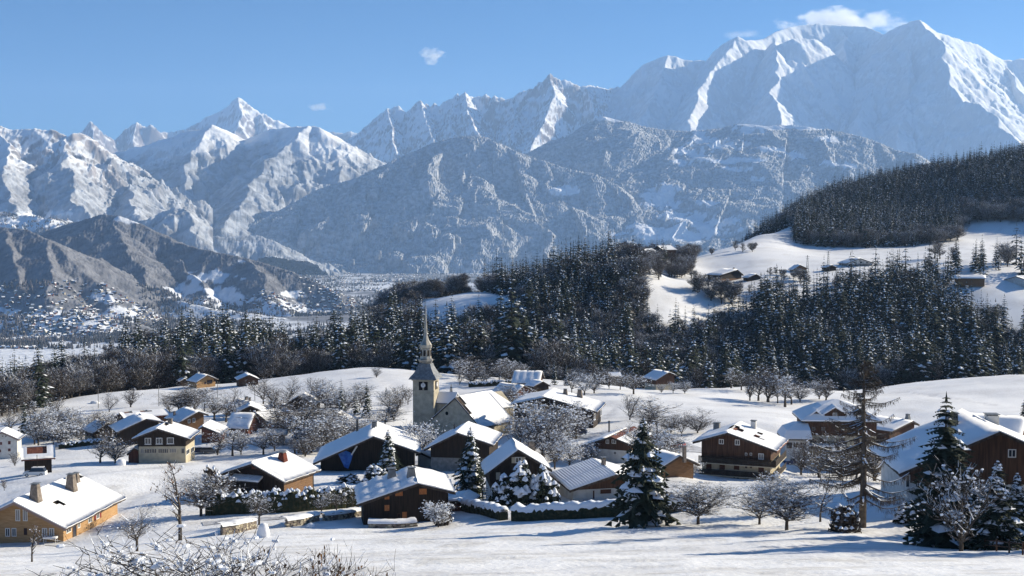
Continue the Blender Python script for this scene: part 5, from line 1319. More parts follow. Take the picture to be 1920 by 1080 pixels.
# ---- church
def church():
    D = 322; th = R(-10)
    c0 = P(798.5, 709, D + 2.9)
    base = zg(c0.x, c0.y) - 1.0
    e = empty('church', (c0.x, c0.y, base), th)
    tag(e, 'stone village church with clock tower and tall slender tin spire', 'church')
    px = D / F
    zz = lambda py: P(798, py, D + 2.9).z - base
    w2 = 2.86
    ze = zz(709); zb = zz(731.5)
    t = MB(); t.box(-w2, w2, -w2, w2, 0, zb); tw = t.build('tower', M['stone'], e)
    t = MB(); t.box(-w2 - .12, w2 + .12, -w2 - .12, w2 + .12, zb + .003, zb + .3); t.build('string_course', M['stone'], tw)
    t = MB(); t.box(-w2, w2, -w2, w2, zb + .303, ze - .35); t.build('belfry', M['stone'], e)
    t = MB(); t.box(-w2 - .28, w2 + .28, -w2 - .28, w2 + .28, ze - .347, ze - .05); t.build('cornice', M['stone'], tw)
    for nrm, ax in ((Vector((0, -1, 0)), Vector((1, 0, 0))), (Vector((1, 0, 0)), Vector((0, 1, 0)))):
        l = MB()
        cen = nrm * (w2 + .003) + Vector((0, 0, zz(721)))
        def qq(mb, u0, u1, v0, v1, n0, n1):
            k = len(mb.v)
            for n in (n0, n1):
                for (u, v) in ((u0, v0), (u1, v0), (u1, v1), (u0, v1)): mb.v.append(tuple(cen + ax * u + Vector((0, 0, v)) + nrm * n))
            for f in ((0, 3, 2, 1), (4, 5, 6, 7), (0, 1, 5, 4), (1, 2, 6, 5), (2, 3, 7, 6), (3, 0, 4, 7)): mb.f.append(tuple(k + a for a in f)); mb.m.append(0)
        for s in (-1, 1):
            qq(l, s * .72 - .5, s * .72 + .5, -1.15, 1.1, 0, .03)
        lo = l.build('belfry_opening', M['black'], e)
        sl2 = MB()
        for s in (-1, 1):
            for k in range(7): qq(sl2, s * .72 - .48, s * .72 + .48, -1.1 + k * .31, -1.0 + k * .31, .03, .12)
        sl2.build('louvres', M['dark'], lo)
        cl = MB(); n = 28; R0 = .62
        f0 = [tuple(cen + nrm * .26 + ax * (R0 * math.cos(6.2832 * i / n)) + Vector((0, 0, .15 + R0 * math.sin(6.2832 * i / n)))) for i in range(n)]
        f1 = [tuple(cen + nrm * .14 + ax * (R0 * math.cos(6.2832 * i / n)) + Vector((0, 0, .15 + R0 * math.sin(6.2832 * i / n)))) for i in range(n)]
        cl.face(f0)
        for i in range(n): cl.face([f0[i], f1[i], f1[(i + 1) % n], f0[(i + 1) % n]])
        co_ = cl.build('clock_face', M['clockw'], e)
        hd = MB()
        for ang, ln, wd in ((1.75, .52, .035), (1.2, .36, .05)):
            d_ = ax * math.cos(ang) + Vector((0, 0, math.sin(ang))); pn = ax * -math.sin(ang) + Vector((0, 0, math.cos(ang)))
            o_ = cen + nrm * .285 + Vector((0, 0, .15))
            hd.face([tuple(o_ - pn * wd - d_ * .1), tuple(o_ + pn * wd - d_ * .1), tuple(o_ + pn * wd * .4 + d_ * ln), tuple(o_ - pn * wd * .4 + d_ * ln)])
        for i in range(12):
            ang = i * math.pi / 6; d_ = ax * math.cos(ang) + Vector((0, 0, math.sin(ang))); pn = ax * -math.sin(ang) + Vector((0, 0, math.cos(ang))); o_ = cen + nrm * .27 + Vector((0, 0, .15))
            hd.face([tuple(o_ + d_ * .48 - pn * .025), tuple(o_ + d_ * .48 + pn * .025), tuple(o_ + d_ * .58 + pn * .025), tuple(o_ + d_ * .58 - pn * .025)])
        hd.build('clock_hands', M['black'], co_)
    r = MB()   # bell-cast square roof
    prof = [(27.2, 709), (24.5, 704.5), (20.0, 699.5), (16.3, 693.5), (13.2, 687), (11.4, 681)]
    r.lathe([(a * px, zz(b)) for a, b in prof], 4, 0, sq=True); rf = r.build('bell_roof', M['slate'], e)
    s = MB()
    for (a, b, c, d) in ((-3.7, -2.2, -3.75, -2.6), (.4, 3.4, -3.72, -3.0)):
        s.face([(a, c, ze + .12), (b, c, ze + .12), (b, d, ze + .98), (a + .3, d, ze + .95)])
    s.face([(-3.75, -3.7, ze + .12), (-1.0, -3.7, ze + .14), (-1.4, -2.6, ze + 1.15), (-2.6, -2.6, ze + 1.05)])
    s.build('snow_patch', M['snow'], rf)
    sp = MB()
    pr = [(10.4, 681.2), (12.2, 678.5), (14.2, 675.8), (14.2, 673.6), (11.0, 671.8), (10.4, 668), (10.1, 660), (10.1, 653.5), (11.8, 651.8), (11.8, 646.5), (10.6, 644.6), (8.8, 641.5), (6.4, 638), (4.6, 633), (3.5, 626), (2.7, 612), (1.9, 598), (1.2, 585), (.5, 573)]
    sp.lathe([(a * px, zz(b)) for a, b in pr], 8); spo = sp.build('spire', M['tin'], e)
    ln = MB()
    for k in range(8):
        a = 2 * math.pi * (k + 1) / 8
        x_, y_ = 10.15 * px * math.cos(a), 10.15 * px * math.sin(a)
        c_, s_2 = math.cos(a), math.sin(a)
        for (u0, u1) in ((-.3, .3),):
            p = [(x_ - s_2 * u0, y_ + c_ * u0), (x_ - s_2 * u1, y_ + c_ * u1)]
            ln.face([(p[0][0], p[0][1], zz(667)), (p[1][0], p[1][1], zz(667)), (p[1][0], p[1][1], zz(656)), (p[0][0], p[0][1], zz(656))])
    ln.build('lantern_opening', M['dark'], spo)
    cr = MB(); cr.tube((0, 0, zz(574)), (0, 0, zz(564)), .05, .03, 5); cr.box(-.35, .35, -.03, .03, zz(568), zz(568) + .07); cr.lathe([(.02, zz(574.5)), (.18, zz(573.5)), (.02, zz(572.5))], 8); cr.build('cross', M['darkm'], spo)
    # nave
    hb = house('x', (853, 744), 314, None, le=(806, 786), re=(902, 801), yaw=34, L=15, upper='stone', ohf=.25, ohb=.3, ohs=.35, snow=.3, edge='roofwood', rx=[(0, .22, 0, .12), (.3, .5, 0, .08)], res=1.3)
    ne = hb['e']
    if 'label' in ne: del ne['label']
    if 'category' in ne: del ne['category']
    # the nave's pieces join the church itself
    inv = e.matrix_basis.copy()
    bpy.context.view_layer.update()
    for ch in list(ne.children):
        mw = ne.matrix_world @ ch.matrix_basis
        ch.parent = e; ch.matrix_basis = e.matrix_world.inverted() @ mw
        ch.name = {'wall': 'nave_wall', 'roof': 'nave_roof'}.get(ch.name.split('.')[0], ch.name)
    p = hitplane(838, 775, hb['A'] + hb['r'] * .25, hb['r'])
    rw = MB(); n = 16; q = hb['q']
    ff = [Vector(p) - hb['r'] * .06 + q * (.5 * math.cos(6.283 * i / n)) + Vector((0, 0, .5 * math.sin(6.283 * i / n))) for i in range(n)]
    iv = e.matrix_world.inverted()
    rw.face([tuple(iv @ f) for f in ff])
    rw.build('round_window', M['black'], e)
    bpy.data.objects.remove(ne)
    # chancel beyond the nave and aisle beside the tower
    def body(nm, A, D, yaw, L, w_, d_, hip):
        a = P(*A, D); b0 = zg(a.x, a.y) - 1
        th2 = -R(yaw); 
        from mathutils import Matrix
        mw = Matrix.Translation((a.x, a.y, b0)) @ Matrix.Rotation(th2, 4, 'Z')
        zr = a.z - b0
        m1 = MB(); m1.prism([(-w_ + .3, 0), (w_ - .3, 0), (w_ - .3, zr - d_ - .05), (0, zr - .35), (-w_ + .3, zr - d_ - .05)], .2, L - .3)
        o = m1.build(nm + '_wall', M['stone'], e); o.matrix_basis = iv @ mw
        for nm2, off, m_ in ((nm + '_roof', 0, 'slate'), ('roof_snow', .26, 'roofsnow')):
            m2 = MB(); k = .24
            y1 = L - hip
            z = zr + off
            tp = [(0, 0, z), (0, y1, z)]
            L0, L1, R0, R1 = (-w_, 0, z - d_), (-w_, L, z - d_), (w_, 0, z - d_), (w_, L, z - d_)
            m2.face([tp[0], tp[1], L1, L0]); m2.face([tp[1], tp[0], R0, R1]); m2.face([tp[1], R1, L1])
            dn = lambda p_: (p_[0], p_[1], p_[2] - k)
            m2.face([dn(L0), dn(L1), L1, L0][::-1]); m2.face([R0, R1, dn(R1), dn(R0)][::-1]); m2.face([L1, R1, dn(R1), dn(L1)]); m2.face([tp[0], L0, dn(L0), dn(tp[0])]); m2.face([tp[0], dn(tp[0]), dn(R0), R0])
            if off == 0: ro = m2.build(nm2, M[m_], e); ro.matrix_basis = iv @ mw
            else: m2.build(nm2, M[m_], ro)
    body('chancel', (892, 737.5), 327, 40, 11, 4.6, 4.2, 4.5)
    body('aisle', (858, 737), 326, -75, 7.5, 3.2, 2.4, 2.0)
church()
# ------------------------------------------------------------------ special plants
def larch():
    r = random.Random(77)
    h = 20.0
    tb = MB(); cb = MB()
    k = 14
    for i in range(k):
        a, b = i / k, (i + 1) / k
        tb.tube((math.sin(a * 5) * .08, 0, h * a - (.6 if i == 0 else 0)), (math.sin(b * 5) * .08, 0, h * b), .36 * (1 - a) ** .8 + .02, .36 * (1 - b) ** .8 + .02, 9)
    n = 92
    for i in range(n):
        t = (i / n) ** .9
        z = h * (.17 + .81 * t)
        L = (6.3 * (1 - t) ** .62 + .3) * r.uniform(.6, 1.1) * (1 if t > .12 else .8)
        if t > .72: L *= .8
        az = r.random() * 6.283
        u = Vector((math.cos(az), math.sin(az), 0)); v = Vector((-u.y, u.x, 0))
        p = Vector((0, 0, z)); segs = 9; rad = .05 + .05 * (1 - t)
        wob = r.uniform(-.25, .25)
        pts_ = [p]
        for s in range(1, segs + 1):
            q = s / segs
            pts_.append(p + u * (L * q) + v * (wob * L * q * q + r.uniform(-.05, .05) * L * .3) + Vector((0, 0, -.30 * L * math.sin(q * 2.2) * (1 - t * .7) + .30 * L * max(0, q - .55) + (.15 * L * q if t > .7 else 0))))
        for s in range(segs):
            r0_ = rad * (1 - .8 * s / segs); r1_ = rad * (1 - .8 * (s + 1) / segs)
            tb.tube(pts_[s], pts_[s + 1], r0_, r1_, 4)
            if r.random() < .55 and t < .93: ribbon(cb, pts_[s] + Vector((0, 0, r0_ + .015)), pts_[s + 1] + Vector((0, 0, r1_ + .015)), .05 + r0_ * .8, 1, r, True)
            for _ in range(7 if s > 0 else 3):
                f = r.random(); o = pts_[s] * (1 - f) + pts_[s + 1] * f
                ln = r.uniform(.3, 1.1) * (1.1 - t * .4)
                e = o + v * r.uniform(-.4, .4) * ln + u * r.uniform(-.1, .3) * ln + Vector((0, 0, -ln * r.uniform(.35, 1) if t < .8 else ln * r.uniform(-.6, .5)))
                ribbon(cb, o, e, .023, 0, r)
                for _2 in range(2):
                    o2 = o * .5 + e * .5; ribbon(cb, o2, o2 + Vector((r.uniform(-.25, .25), r.uniform(-.25, .25), r.uniform(-.4, .1))), .018, 0, r)
    tm = tb.mesh('larch_trunk', [M['larchbark']]); cm = cb.mesh('larch_twigs', [M['larchbark'], M['treesnow']])
    return tm, cm, 20.4, 6.0
LARCH = larch()
NEARB = norm([(*bare_meshes('near_bare', 700 + i, 6, sp_, 4, 3, tw, snow=sn, lumps=lp, lump_s=ls, leaf=lf, upright=up, ends=en, trunk_f=.16), 6.0) for i, (sp_, tw, sn, lp, ls, lf, up, en) in enumerate([
    (1.2, .014, .45, .10, .10, 0, .3, 1), (1.4, .013, .4, .06, .10, 0, .2, 2), (.8, .010, .15, .02, .06, .18, .9, 0), (1.1, .016, .5, .16, .14, 0, .7, 2)])] + [(*bare_meshes('airy_bare', 720, 6, .75, 4, 3, .010, snow=.25, lumps=.04, lump_s=.08, leaf=.12, upright=.9, ends=0, trunk_f=.2, side=1), 6.0), (*bare_meshes('airy_bare', 721, 6, 1.2, 4, 3, .012, snow=.4, lumps=.05, lump_s=.09, upright=.3, ends=2, trunk_f=.25, side=1), 6.0)])
FORE = norm([(*bare_meshes('foreground_bush', 760 + i, 6, sp_, 4, 3, tw, snow=sn, lumps=lp, lump_s=ls, leaf=lf, upright=up, ends=en, trunk_f=.10, side=1), 6.0) for i, (sp_, tw, sn, lp, ls, lf, up, en) in enumerate([
    (1.2, .016, .42, .10, .10, 0, .5, 2), (1.1, .014, .30, .06, .09, 0, .8, 2), (.9, .011, .12, .01, .1, .04, 1.0, 2)])])
def clump_mesh(name, seed, w_, d_, h_, n, snow, flake=.32, puff=.35, leafm='hedge', z0=.1):
    r = random.Random(seed); mb = MB()
    for i in range(n):
        while True:
            x, y, z = r.uniform(-1, 1), r.uniform(-1, 1), r.uniform(0, 1)
            q = x * x + y * y + (z * z)
            if .25 < q < 1: break
        k = 1 + .25 * math.sin(x * 5 + seed) * math.cos(y * 4 + seed)
        c = Vector((x * w_ / 2 * k, y * d_ / 2 * k, z0 + z * h_ * k))
        for _ in range(3):
            a = [c + Vector((r.uniform(-1, 1), r.uniform(-1, 1), r.uniform(-1.2, .6))) * flake for _ in range(3)]
            mb.face(a, 0)
        if q > .55 and z > .15 and r.random() < snow * (.4 + z):
            s = puff * r.uniform(.5, 1.3); b = c + Vector((x * .1, y * .1, .12))
            m_ = 7; ring = [b + Vector((math.cos(6.283 * t / m_) * s * r.uniform(.8, 1.2), math.sin(6.283 * t / m_) * s * r.uniform(.8, 1.2), -s * r.uniform(.15, .5))) for t in range(m_)]
            r2 = [b + (g_ - b) * .6 + Vector((0, 0, s * .38)) for g_ in ring]
            for t in range(m_):
                u = (t + 1) % m_
                mb.face([ring[t], ring[u], r2[u], r2[t]], 1); mb.face([r2[t], r2[u], b + Vector((0, 0, s * .55))], 1)
    return mb.mesh(name, [M[leafm], M['treesnow']])
SHR = [(clump_mesh('shrub_crown', 900 + i, 3, 3, 2.2, 420, sn, .26, pf, lm), 2.3) for i, (sn, pf, lm) in enumerate([(.4, .26, 'hedge'), (.2, .22, 'twig'), (.42, .30, 'needle')])]
def near_tree(px, py, hpx, proto, name, label, group=None, wide=1.0, rz=None, cat=None, sink=.15, dmin=0):
    g = ground_at(px, py, dmin)
    h = hpx * g.y / F
    return tree(name, proto, (g.x, g.y, g.z - sink), h, rz, wide, label, group, cat)
def shrub(px, py, wpx, hpx, k, label, group=None, name='shrub'):
    g = ground_at(px, py)
    me, z = SHR[k]
    e = empty(name, (g.x, g.y, g.z - .2), random.random() * 6)
    s = hpx * g.y / F / z; sw = wpx * g.y / F / 3.2
    e.scale = (sw, sw, s)
    st = MB()
    for i in range(6): st.tube((0, 0, -.2), (math.cos(i * 1.05) * .8, math.sin(i * 1.05) * .8, 1.3), .06, .02, 4)
    st.build('stems', M['bark'], e)
    o = bpy.data.objects.new('leaves', me); col.objects.link(o); o.parent = e
    tag(e, label, name, group)
    return e
# ---- hero trees
near_tree(1802, 1034, 180, FORE[1], 'bare_tree', 'many stemmed bare bush with snowy twigs beside the tallest spruce', cat='bare tree', wide=.85)
near_tree(1617, 991, 332, LARCH, 'larch_tree', 'tall bare larch with snowy drooping branches standing alone on the right', cat='larch tree', rz=.6, wide=1.22)
near_tree(1205, 986, 216, SP_NEAR[0], 'spruce_tree', 'big broad dark spruce with snow pads and bare lower trunk in front of the garage', cat='spruce tree', rz=.3)
near_tree(1770, 1027, 302, SP_NEAR[1], 'spruce_tree', 'tallest narrow dark spruce in front of the huge shaded roof', cat='spruce tree', wide=1.4, rz=1.2)
near_tree(882, 935, 140, SP_NEAR[2], 'spruce_tree', 'snow laden spruce between the black chalet and the steep roofed chalet', cat='spruce tree', wide=1.15)
near_tree(728, 902, 102, SP_NEAR[2], 'spruce_tree', 'snowy spruce in front of the long barn with the blue tarpaulin', cat='spruce tree', wide=1.2, rz=2)
near_tree(1868, 1032, 180, SP_NEAR[2], 'spruce_tree', 'wide snow covered conifer at the lower right corner', cat='spruce tree', wide=1.35, rz=4)
near_tree(1905, 1028, 150, SP_NEAR[2], 'spruce_tree', 'rightmost snowy conifer beside the wooden fence', cat='spruce tree', wide=1.3, rz=5)
near_tree(1925, 815, 90, SP_NEAR[1], 'spruce_tree', 'dark conifer cut by the right picture edge above the tall chimney', cat='spruce tree')
near_tree(640, 792, 84, SP_MID[1], 'spruce_tree', 'leftmost and tallest of the three garden spruces left of the church tower', 'three garden spruces', cat='spruce tree')
near_tree(667, 780, 64, SP_MID[3], 'spruce_tree', 'shortest, middle one of the three garden spruces left of the church tower', 'three garden spruces', cat='spruce tree')
near_tree(688, 784, 74, SP_MID[0], 'spruce_tree', 'right one of the three garden spruces left of the church tower', 'three garden spruces', cat='spruce tree')
near_tree(46, 815, 66, SP_MID[2], 'spruce_tree', 'dark spruce beside the tiny white roofed cottage at far left', cat='spruce tree')
near_tree(1040, 722, 52, SP_MID[1], 'spruce_tree', 'snowy spruce right of the flat roofed brown house', cat='spruce tree')
near_tree(1062, 724, 44, SP_MID[3], 'spruce_tree', 'bushy snow laden spruce above the broad dark chalet', cat='spruce tree')
near_tree(846, 742, 26, SP_MID[0], 'spruce_tree', 'little spruce just right of the church tower roof', cat='spruce tree')
near_tree(724, 744, 20, SP_MID[2], 'spruce_tree', 'tiny young spruce on the slope left of the church tower', cat='spruce tree')
near_tree(420, 712, 36, SP_MID[1], 'spruce_tree', 'snow flecked spruce between the golden field chalet and the brown hut', cat='spruce tree')
for k, (px, py, hp) in enumerate([(1990, 1010, 330), (2080, 1000, 360), (2200, 985, 330), (2150, 1040, 300), (2330, 1000, 330)]):
    pass
# off to the right of the photograph, where the long foreground shadows come from
for k, (x, y, h) in enumerate([(63, 121, 23), (66, 127, 24), (69, 122, 25), (71, 132, 25), (69, 137, 25), (75, 128, 26), (77, 117, 24), (74, 140, 26), (65, 113, 20)]):
    tree('spruce_tree', SP_MID[k % 4], (x, y, zg(x, y) - .2), h, label='tall spruce standing just past the right edge of the photograph', group='spruces past the right edge', cat='spruce tree', wide=1.25)
shrub(975, 946, 74, 74, 2, 'large round evergreen shrub heavy with snow in front of the steep roofed chalet')
shrub(1020, 944, 56, 62, 2, 'rounder evergreen shrub under snow beside the ribbed garage roof')
shrub(937, 950, 42, 48, 2, 'smaller snow loaded shrub at the wooden stairs of the steep roofed chalet')
shrub(1583, 998, 60, 52, 1, 'dark leafless bush at the foot of the larch')
shrub(1700, 980, 52, 36, 0, 'dark rounded bush at the corner of the huge shaded roof')
shrub(702, 906, 50, 34, 0, 'snowy bush under the hanging blue tarpaulin')
shrub(655, 906, 46, 18, 0, 'snow dotted bush between hedge and long barn')
shrub(830, 985, 34, 40, 1, 'bare frosted bush at the right corner of the black chalet')
shrub(398, 935, 50, 60, 1, 'dark tangled bush at the left end of the snow topped hedge')
# ---- garden, orchard and field trees: x, foot y, height, prototype, words
OT = [
 (408, 854, 58, 0, 'snowy orchard tree nearest the parked cars'), (436, 856, 52, 1, 'leaning orchard tree second from the parked cars'), (452, 853, 55, 3, 'frosted orchard tree in the middle of the row'), (494, 853, 54, 0, 'snow dusted tree at the right end of the orchard row'),
 (188, 868, 66, 4, 'dark bare tree left of the cream ground floor chalet'), (216, 868, 70, 2, 'taller bare tree touching the cream ground floor chalet'),
 (318, 778, 40, 4, 'dark tree left of the honey timber chalet'), (345, 772, 48, 2, 'broad dark crown behind the honey timber chalet'), (366, 775, 40, 4, 'dark tree above the honey timber chalet roof'), (402, 788, 54, 0, 'frosted tree right of the honey timber chalet'), (424, 792, 66, 4, 'tall bare tree left of the bluish dormer chalet'), (440, 800, 44, 1, 'low snowy tree beside the flat looking snow roof'),
 (555, 832, 100, 2, 'largest dark crowned tree in the middle of the left village'), (527, 812, 66, 4, 'bare tree right of the orchard cottage'), (586, 826, 78, 0, 'snowy tree right of the largest dark crowned tree'), (606, 838, 62, 3, 'white frosted tree above the long barn roof'),
 (494, 758, 60, 4, 'lone thin tree on the open field edge'), (513, 770, 50, 4, 'brownish bare tree behind the red brown house'), (540, 765, 60, 4, 'tall brownish tree below the ravine wood'),
 (632, 846, 60, 3, 'snow covered garden tree left above the barn roof'), (664, 842, 66, 1, 'snow covered garden tree behind the barn chimney pipe'), (560, 850, 46, 1, 'low white garden tree at the left of the barn roof'), (515, 846, 50, 4, 'bare tree behind the low garden shed'), (700, 815, 50, 3, 'frosted tree below the garden spruces'), (722, 806, 54, 2, 'grey tree right of the garden spruces'), (745, 770, 48, 4, 'grey leafless tree on the slope left of the church'), (765, 758, 40, 4, 'slender bare tree nearest the belfry'),
 (574, 772, 40, 4, 'bare tree left of the small grey house'), (620, 765, 34, 2, 'bare tree right of the small grey house'),
 (790, 872, 92, 3, 'snow covered tree at the foot of the church tower'), (815, 862, 66, 1, 'white frosted tree under the church nave wall'), (768, 846, 54, 0, 'blue shaded snowy tree left of the church tower'),
 (955, 775, 56, 4, 'tree right of the chancel roof'), (978, 812, 78, 1, 'dark trunked snowy tree in front of the broad dark chalet'), (1003, 838, 96, 3, 'snow loaded tree in the middle of the village'), (1018, 862, 122, 0, 'tallest snowy tree in the middle of the village'), (1048, 850, 94, 1, 'wide snow loaded tree right of the tallest village tree'), (1080, 822, 76, 3, 'rounded snowy tree hiding the broad dark chalet'), (930, 796, 50, 2, 'bare tree at the corner of the chancel'),
 (1068, 882, 70, 3, 'frosted tree behind the ribbed garage roof'), (1098, 872, 50, 1, 'snowy tree in front of the red ridged chalet'), (1040, 880, 60, 0, 'snowy tree right behind the steep roofed chalet'), (1120, 868, 44, 2, 'brown bare tree hiding the red ridged chalet front'), (1175, 862, 50, 4, 'bare tree right of the red ridged chalet'),
 (862, 722, 30, 4, 'low bare tree in the thicket behind the church roof'), (885, 718, 32, 2, 'bushy bare tree in the thicket behind the chancel'), (905, 722, 28, 0, 'small frosted tree in the thicket left of the red brown gable'), (936, 716, 34, 1, 'snow dusted tree left of the flat roofed brown house'), (950, 712, 38, 4, 'taller grey tree left of the flat roofed brown house'), (706, 708, 22, 4, 'broom shaped bare bush on the snow ridge left of the spire'),
 (1072, 738, 50, 0, 'leftmost snowy tree of the middle orchard'), (1096, 742, 42, 3, 'second tree of the middle orchard'), (1114, 738, 44, 1, 'dense tree of the middle orchard'), (1142, 729, 34, 4, 'thin tree below the tiny snow roofed hut'), (1163, 731, 34, 2, 'twisted tree in the middle orchard'), (1188, 740, 42, 0, 'last tree of the middle orchard'),
 (1240, 737, 20, 1, 'low frosted shrub tree under the pale house'), (1262, 738, 24, 3, 'white shrub tree right of the pale house'), (1284, 738, 26, 1, 'frosted shrub tree at the right orchard start'), (1294, 724, 44, 0, 'leftmost tall tree of the right orchard'), (1312, 726, 48, 1, 'second tree of the right orchard'), (1332, 724, 46, 3, 'frosted middle tree of the right orchard'), (1352, 725, 44, 0, 'fourth tree of the right orchard'), (1371, 728, 42, 1, 'snowy tree near the end of the right orchard'), (1390, 732, 40, 2, 'last tree of the right orchard'),
 (1181, 790, 52, 4, 'round crowned lone tree above the red ridge tiles'), (1232, 812, 76, 0, 'tall snowy tree behind the big spruce top'), (1258, 812, 44, 2, 'thin forked tree right of the big spruce top'), (1278, 818, 54, 4, 'dark crowned tree second from the right above the road'), (1308, 812, 52, 2, 'round tree standing rightmost above the road'), (1218, 806, 50, 2, 'bare tree half hidden by the big spruce top'),
 (1406, 752, 54, 4, 'left tree of the thicket on the right field'), (1422, 753, 70, 4, 'brown tall tree in the thicket on the right field'), (1440, 755, 72, 4, 'dense brown tree in the thicket on the right field'), (1458, 758, 62, 0, 'frosted tree in front of the brown thicket'), (1472, 764, 64, 1, 'snowy leaning tree at the front of the brown thicket'), (1484, 760, 58, 0, 'snowy tree with forked trunk beside the brown thicket'), (1500, 755, 46, 2, 'thin tree right of the brown thicket'), (1536, 750, 42, 1, 'left one of two snowy trees on the right field'), (1549, 752, 44, 4, 'leaning right one of two snowy trees on the right field'),
 (1243, 880, 84, 3, 'snow covered tree right behind the big spruce'), (1262, 890, 44, 1, 'low frosted tree beside the small bluish chalet'), (1296, 896, 40, 3, 'frosted bush tree at the left foot of the balcony chalet'),
 (1502, 890, 74, 4, 'bare tree in front of the pale annex'), (1535, 896, 84, 4, 'brownish tree in front of the big hipped chalet'), (1575, 900, 92, 2, 'dense bare tree left behind the larch'), (1606, 898, 80, 0, 'frosted tree right behind the larch trunk'), (1640, 902, 74, 4, 'bare tree right behind the larch'), (1664, 906, 62, 2, 'bare tree nearest the huge shaded roof'),
 (28, 874, 30, 4, 'small bare shrub tree left of the barn shed'), (18, 812, 56, 4, 'bare tree above the pale green white house'), (72, 836, 46, 0, 'snowy tree left behind the barn shed'), (100, 838, 46, 2, 'grey tree right behind the barn shed'), (128, 834, 44, 3, 'snow dusted tree in the hedge of the far left gardens'), (152, 832, 38, 0, 'frosted tree left of the small dark cottage'), (108, 806, 38, 4, 'bare tree beside the tiny white roofed cottage'), (205, 774, 40, 4, 'bare tree left of the patchy roofed chalet'), (245, 765, 40, 4, 'small bare tree on the open field above the patchy roofed chalet'), (176, 812, 50, 2, 'spreading tree in front of the grey green gabled chalet'), (206, 826, 60, 4, 'dark tree in front of the blue roofed barn'), (4, 780, 60, 2, 'leafless tree at the extreme left edge'),
]
for k, (px, py, hp, v, words) in enumerate(OT):
    near_tree(px, py, hp, BR_MID[v + 5 * (k % 2)], 'bare_tree', words, 'leafless garden and orchard trees of the village', wide=(1.0 if k % 2 == 0 else 1.25) * (1 + .2 * math.sin(k * 2.1)), sink=.25)
NT = [
 (1424, 984, 86, 0, 'leaning snowy fruit tree with a slanting trunk left of the larch'), (1448, 968, 84, 3, 'snow loaded fruit tree between the two front fruit trees'), (1475, 993, 98, 1, 'upright snowy fruit tree nearest the front right of the balcony chalet'), (1538, 979, 84, 4, 'thin young tree between fruit trees and larch'), (1309, 984, 92, 1, 'leaning young tree at the right end of the clipped hedge'),
 (338, 1013, 155, 4, 'slender young tree keeping a few dry leaves at lower left'), (257, 1034, 92, 5, 'dark crooked fruit tree at lower left'), (486, 985, 70, 5, 'frosted small tree in front of the snow topped hedge'), (603, 965, 44, 5, 'small spreading tree above the stone wall'), (631, 962, 50, 5, 'small vase shaped tree above the right stone wall'), (660, 958, 46, 4, 'thin sapling left of the black chalet'), (8, 920, 24, 2, 'tiny sapling in the snow at the left edge'), (822, 990, 58, 3, 'snowy shrub tree against the right wall of the black chalet'), (377, 968, 84, 1, 'tangled bare tree left of the hedge'), (60, 1055, 76, 4, 'thin bare saplings in front of the golden timber chalet'),
]
for k, (px, py, hp, v, words) in enumerate(NT):
    near_tree(px, py, hp, NEARB[v], 'bare_tree', words, wide=1.1 if v not in (2, 4) else .9)
# thickets between the houses
TH = [((500, 760), (744, 800), 9, 'between the left village roofs'), ((520, 700), (820, 862), 18, 'behind the long barn'), ((940, 1110), (770, 880), 20, 'crowding the broad dark chalet'), ((840, 1010), (702, 726), 12, 'along the ridge behind the church'), ((0, 170), (786, 842), 12, 'in the far left gardens'), ((300, 470), (758, 800), 5, 'around the honey timber chalet'), ((1205, 1250), (850, 880), 3, 'behind the big spruce')]
HB = [(P(*q[0], q[1]), q[2]) for q in [((283, 800), 262, 9), ((265, 790), 297, 9), ((700, 830), 246, 15), ((520, 880), 200, 10), ((1050, 760), 310, 13), ((858, 830), 235, 9), ((985, 860), 190, 8), ((1140, 840), 243, 8), ((398, 800), 296, 7), ((352, 780), 340, 9), ((455, 760), 398, 9), ((456, 790), 318, 7), ((870, 780), 322, 11), ((800, 780), 325, 6), ((633, 790), 317, 6)]]
rt = random.Random(12)
for (xa, ya, n, words) in TH:
    for k in range(n):
        for _ in range(12):
            px, py = rt.uniform(*xa), rt.uniform(*ya); g = ground_at(px, py)
            if all(math.hypot(g.x - q.x, g.y - q.y) > rr_ for q, rr_ in HB): break
        v = rt.choice((0, 1, 2, 3, 4)); h = rt.uniform(4.5, 9.5)
        tree('bare_tree', BR_MID[v + 5 * (k % 2)], (g.x, g.y, g.z - .2), h, label=f"{'low' if h < 6.5 else 'taller'} {('snow dusted', 'frosted', 'spreading brown', 'snow clotted', 'thin brown')[v]} bare tree {words}", group='bare trees between the village houses', cat='bare tree', wide=rt.uniform(.9, 1.3))
# foreground bushes rising from below the frame at lower left
for k, (px, D, top, v, wd, words) in enumerate([
    (212, 26, 985, 0, 1.0, 'leftmost snow clotted bush of the lower left foreground'), (345, 24, 962, 0, 1.0, 'tallest snowy bush of the lower left foreground'), (440, 23, 990, 1, 1.0, 'snowy bush right of the tallest foreground bush'), (540, 25, 1012, 2, 1.1, 'bare twiggy bush right of the middle foreground bushes'), (625, 22, 1010, 2, .8, 'rightmost slender twigs of the foreground bushes')]):
    x, y = pl(px, D); z = zg(x, y); zt_ = -(top - 438) / F * D
    tree('foreground_bush', FORE[v], (x, y, z - .1), zt_ - z, label=words, group='snowy bushes of the foreground', cat='bush', wide=wd)

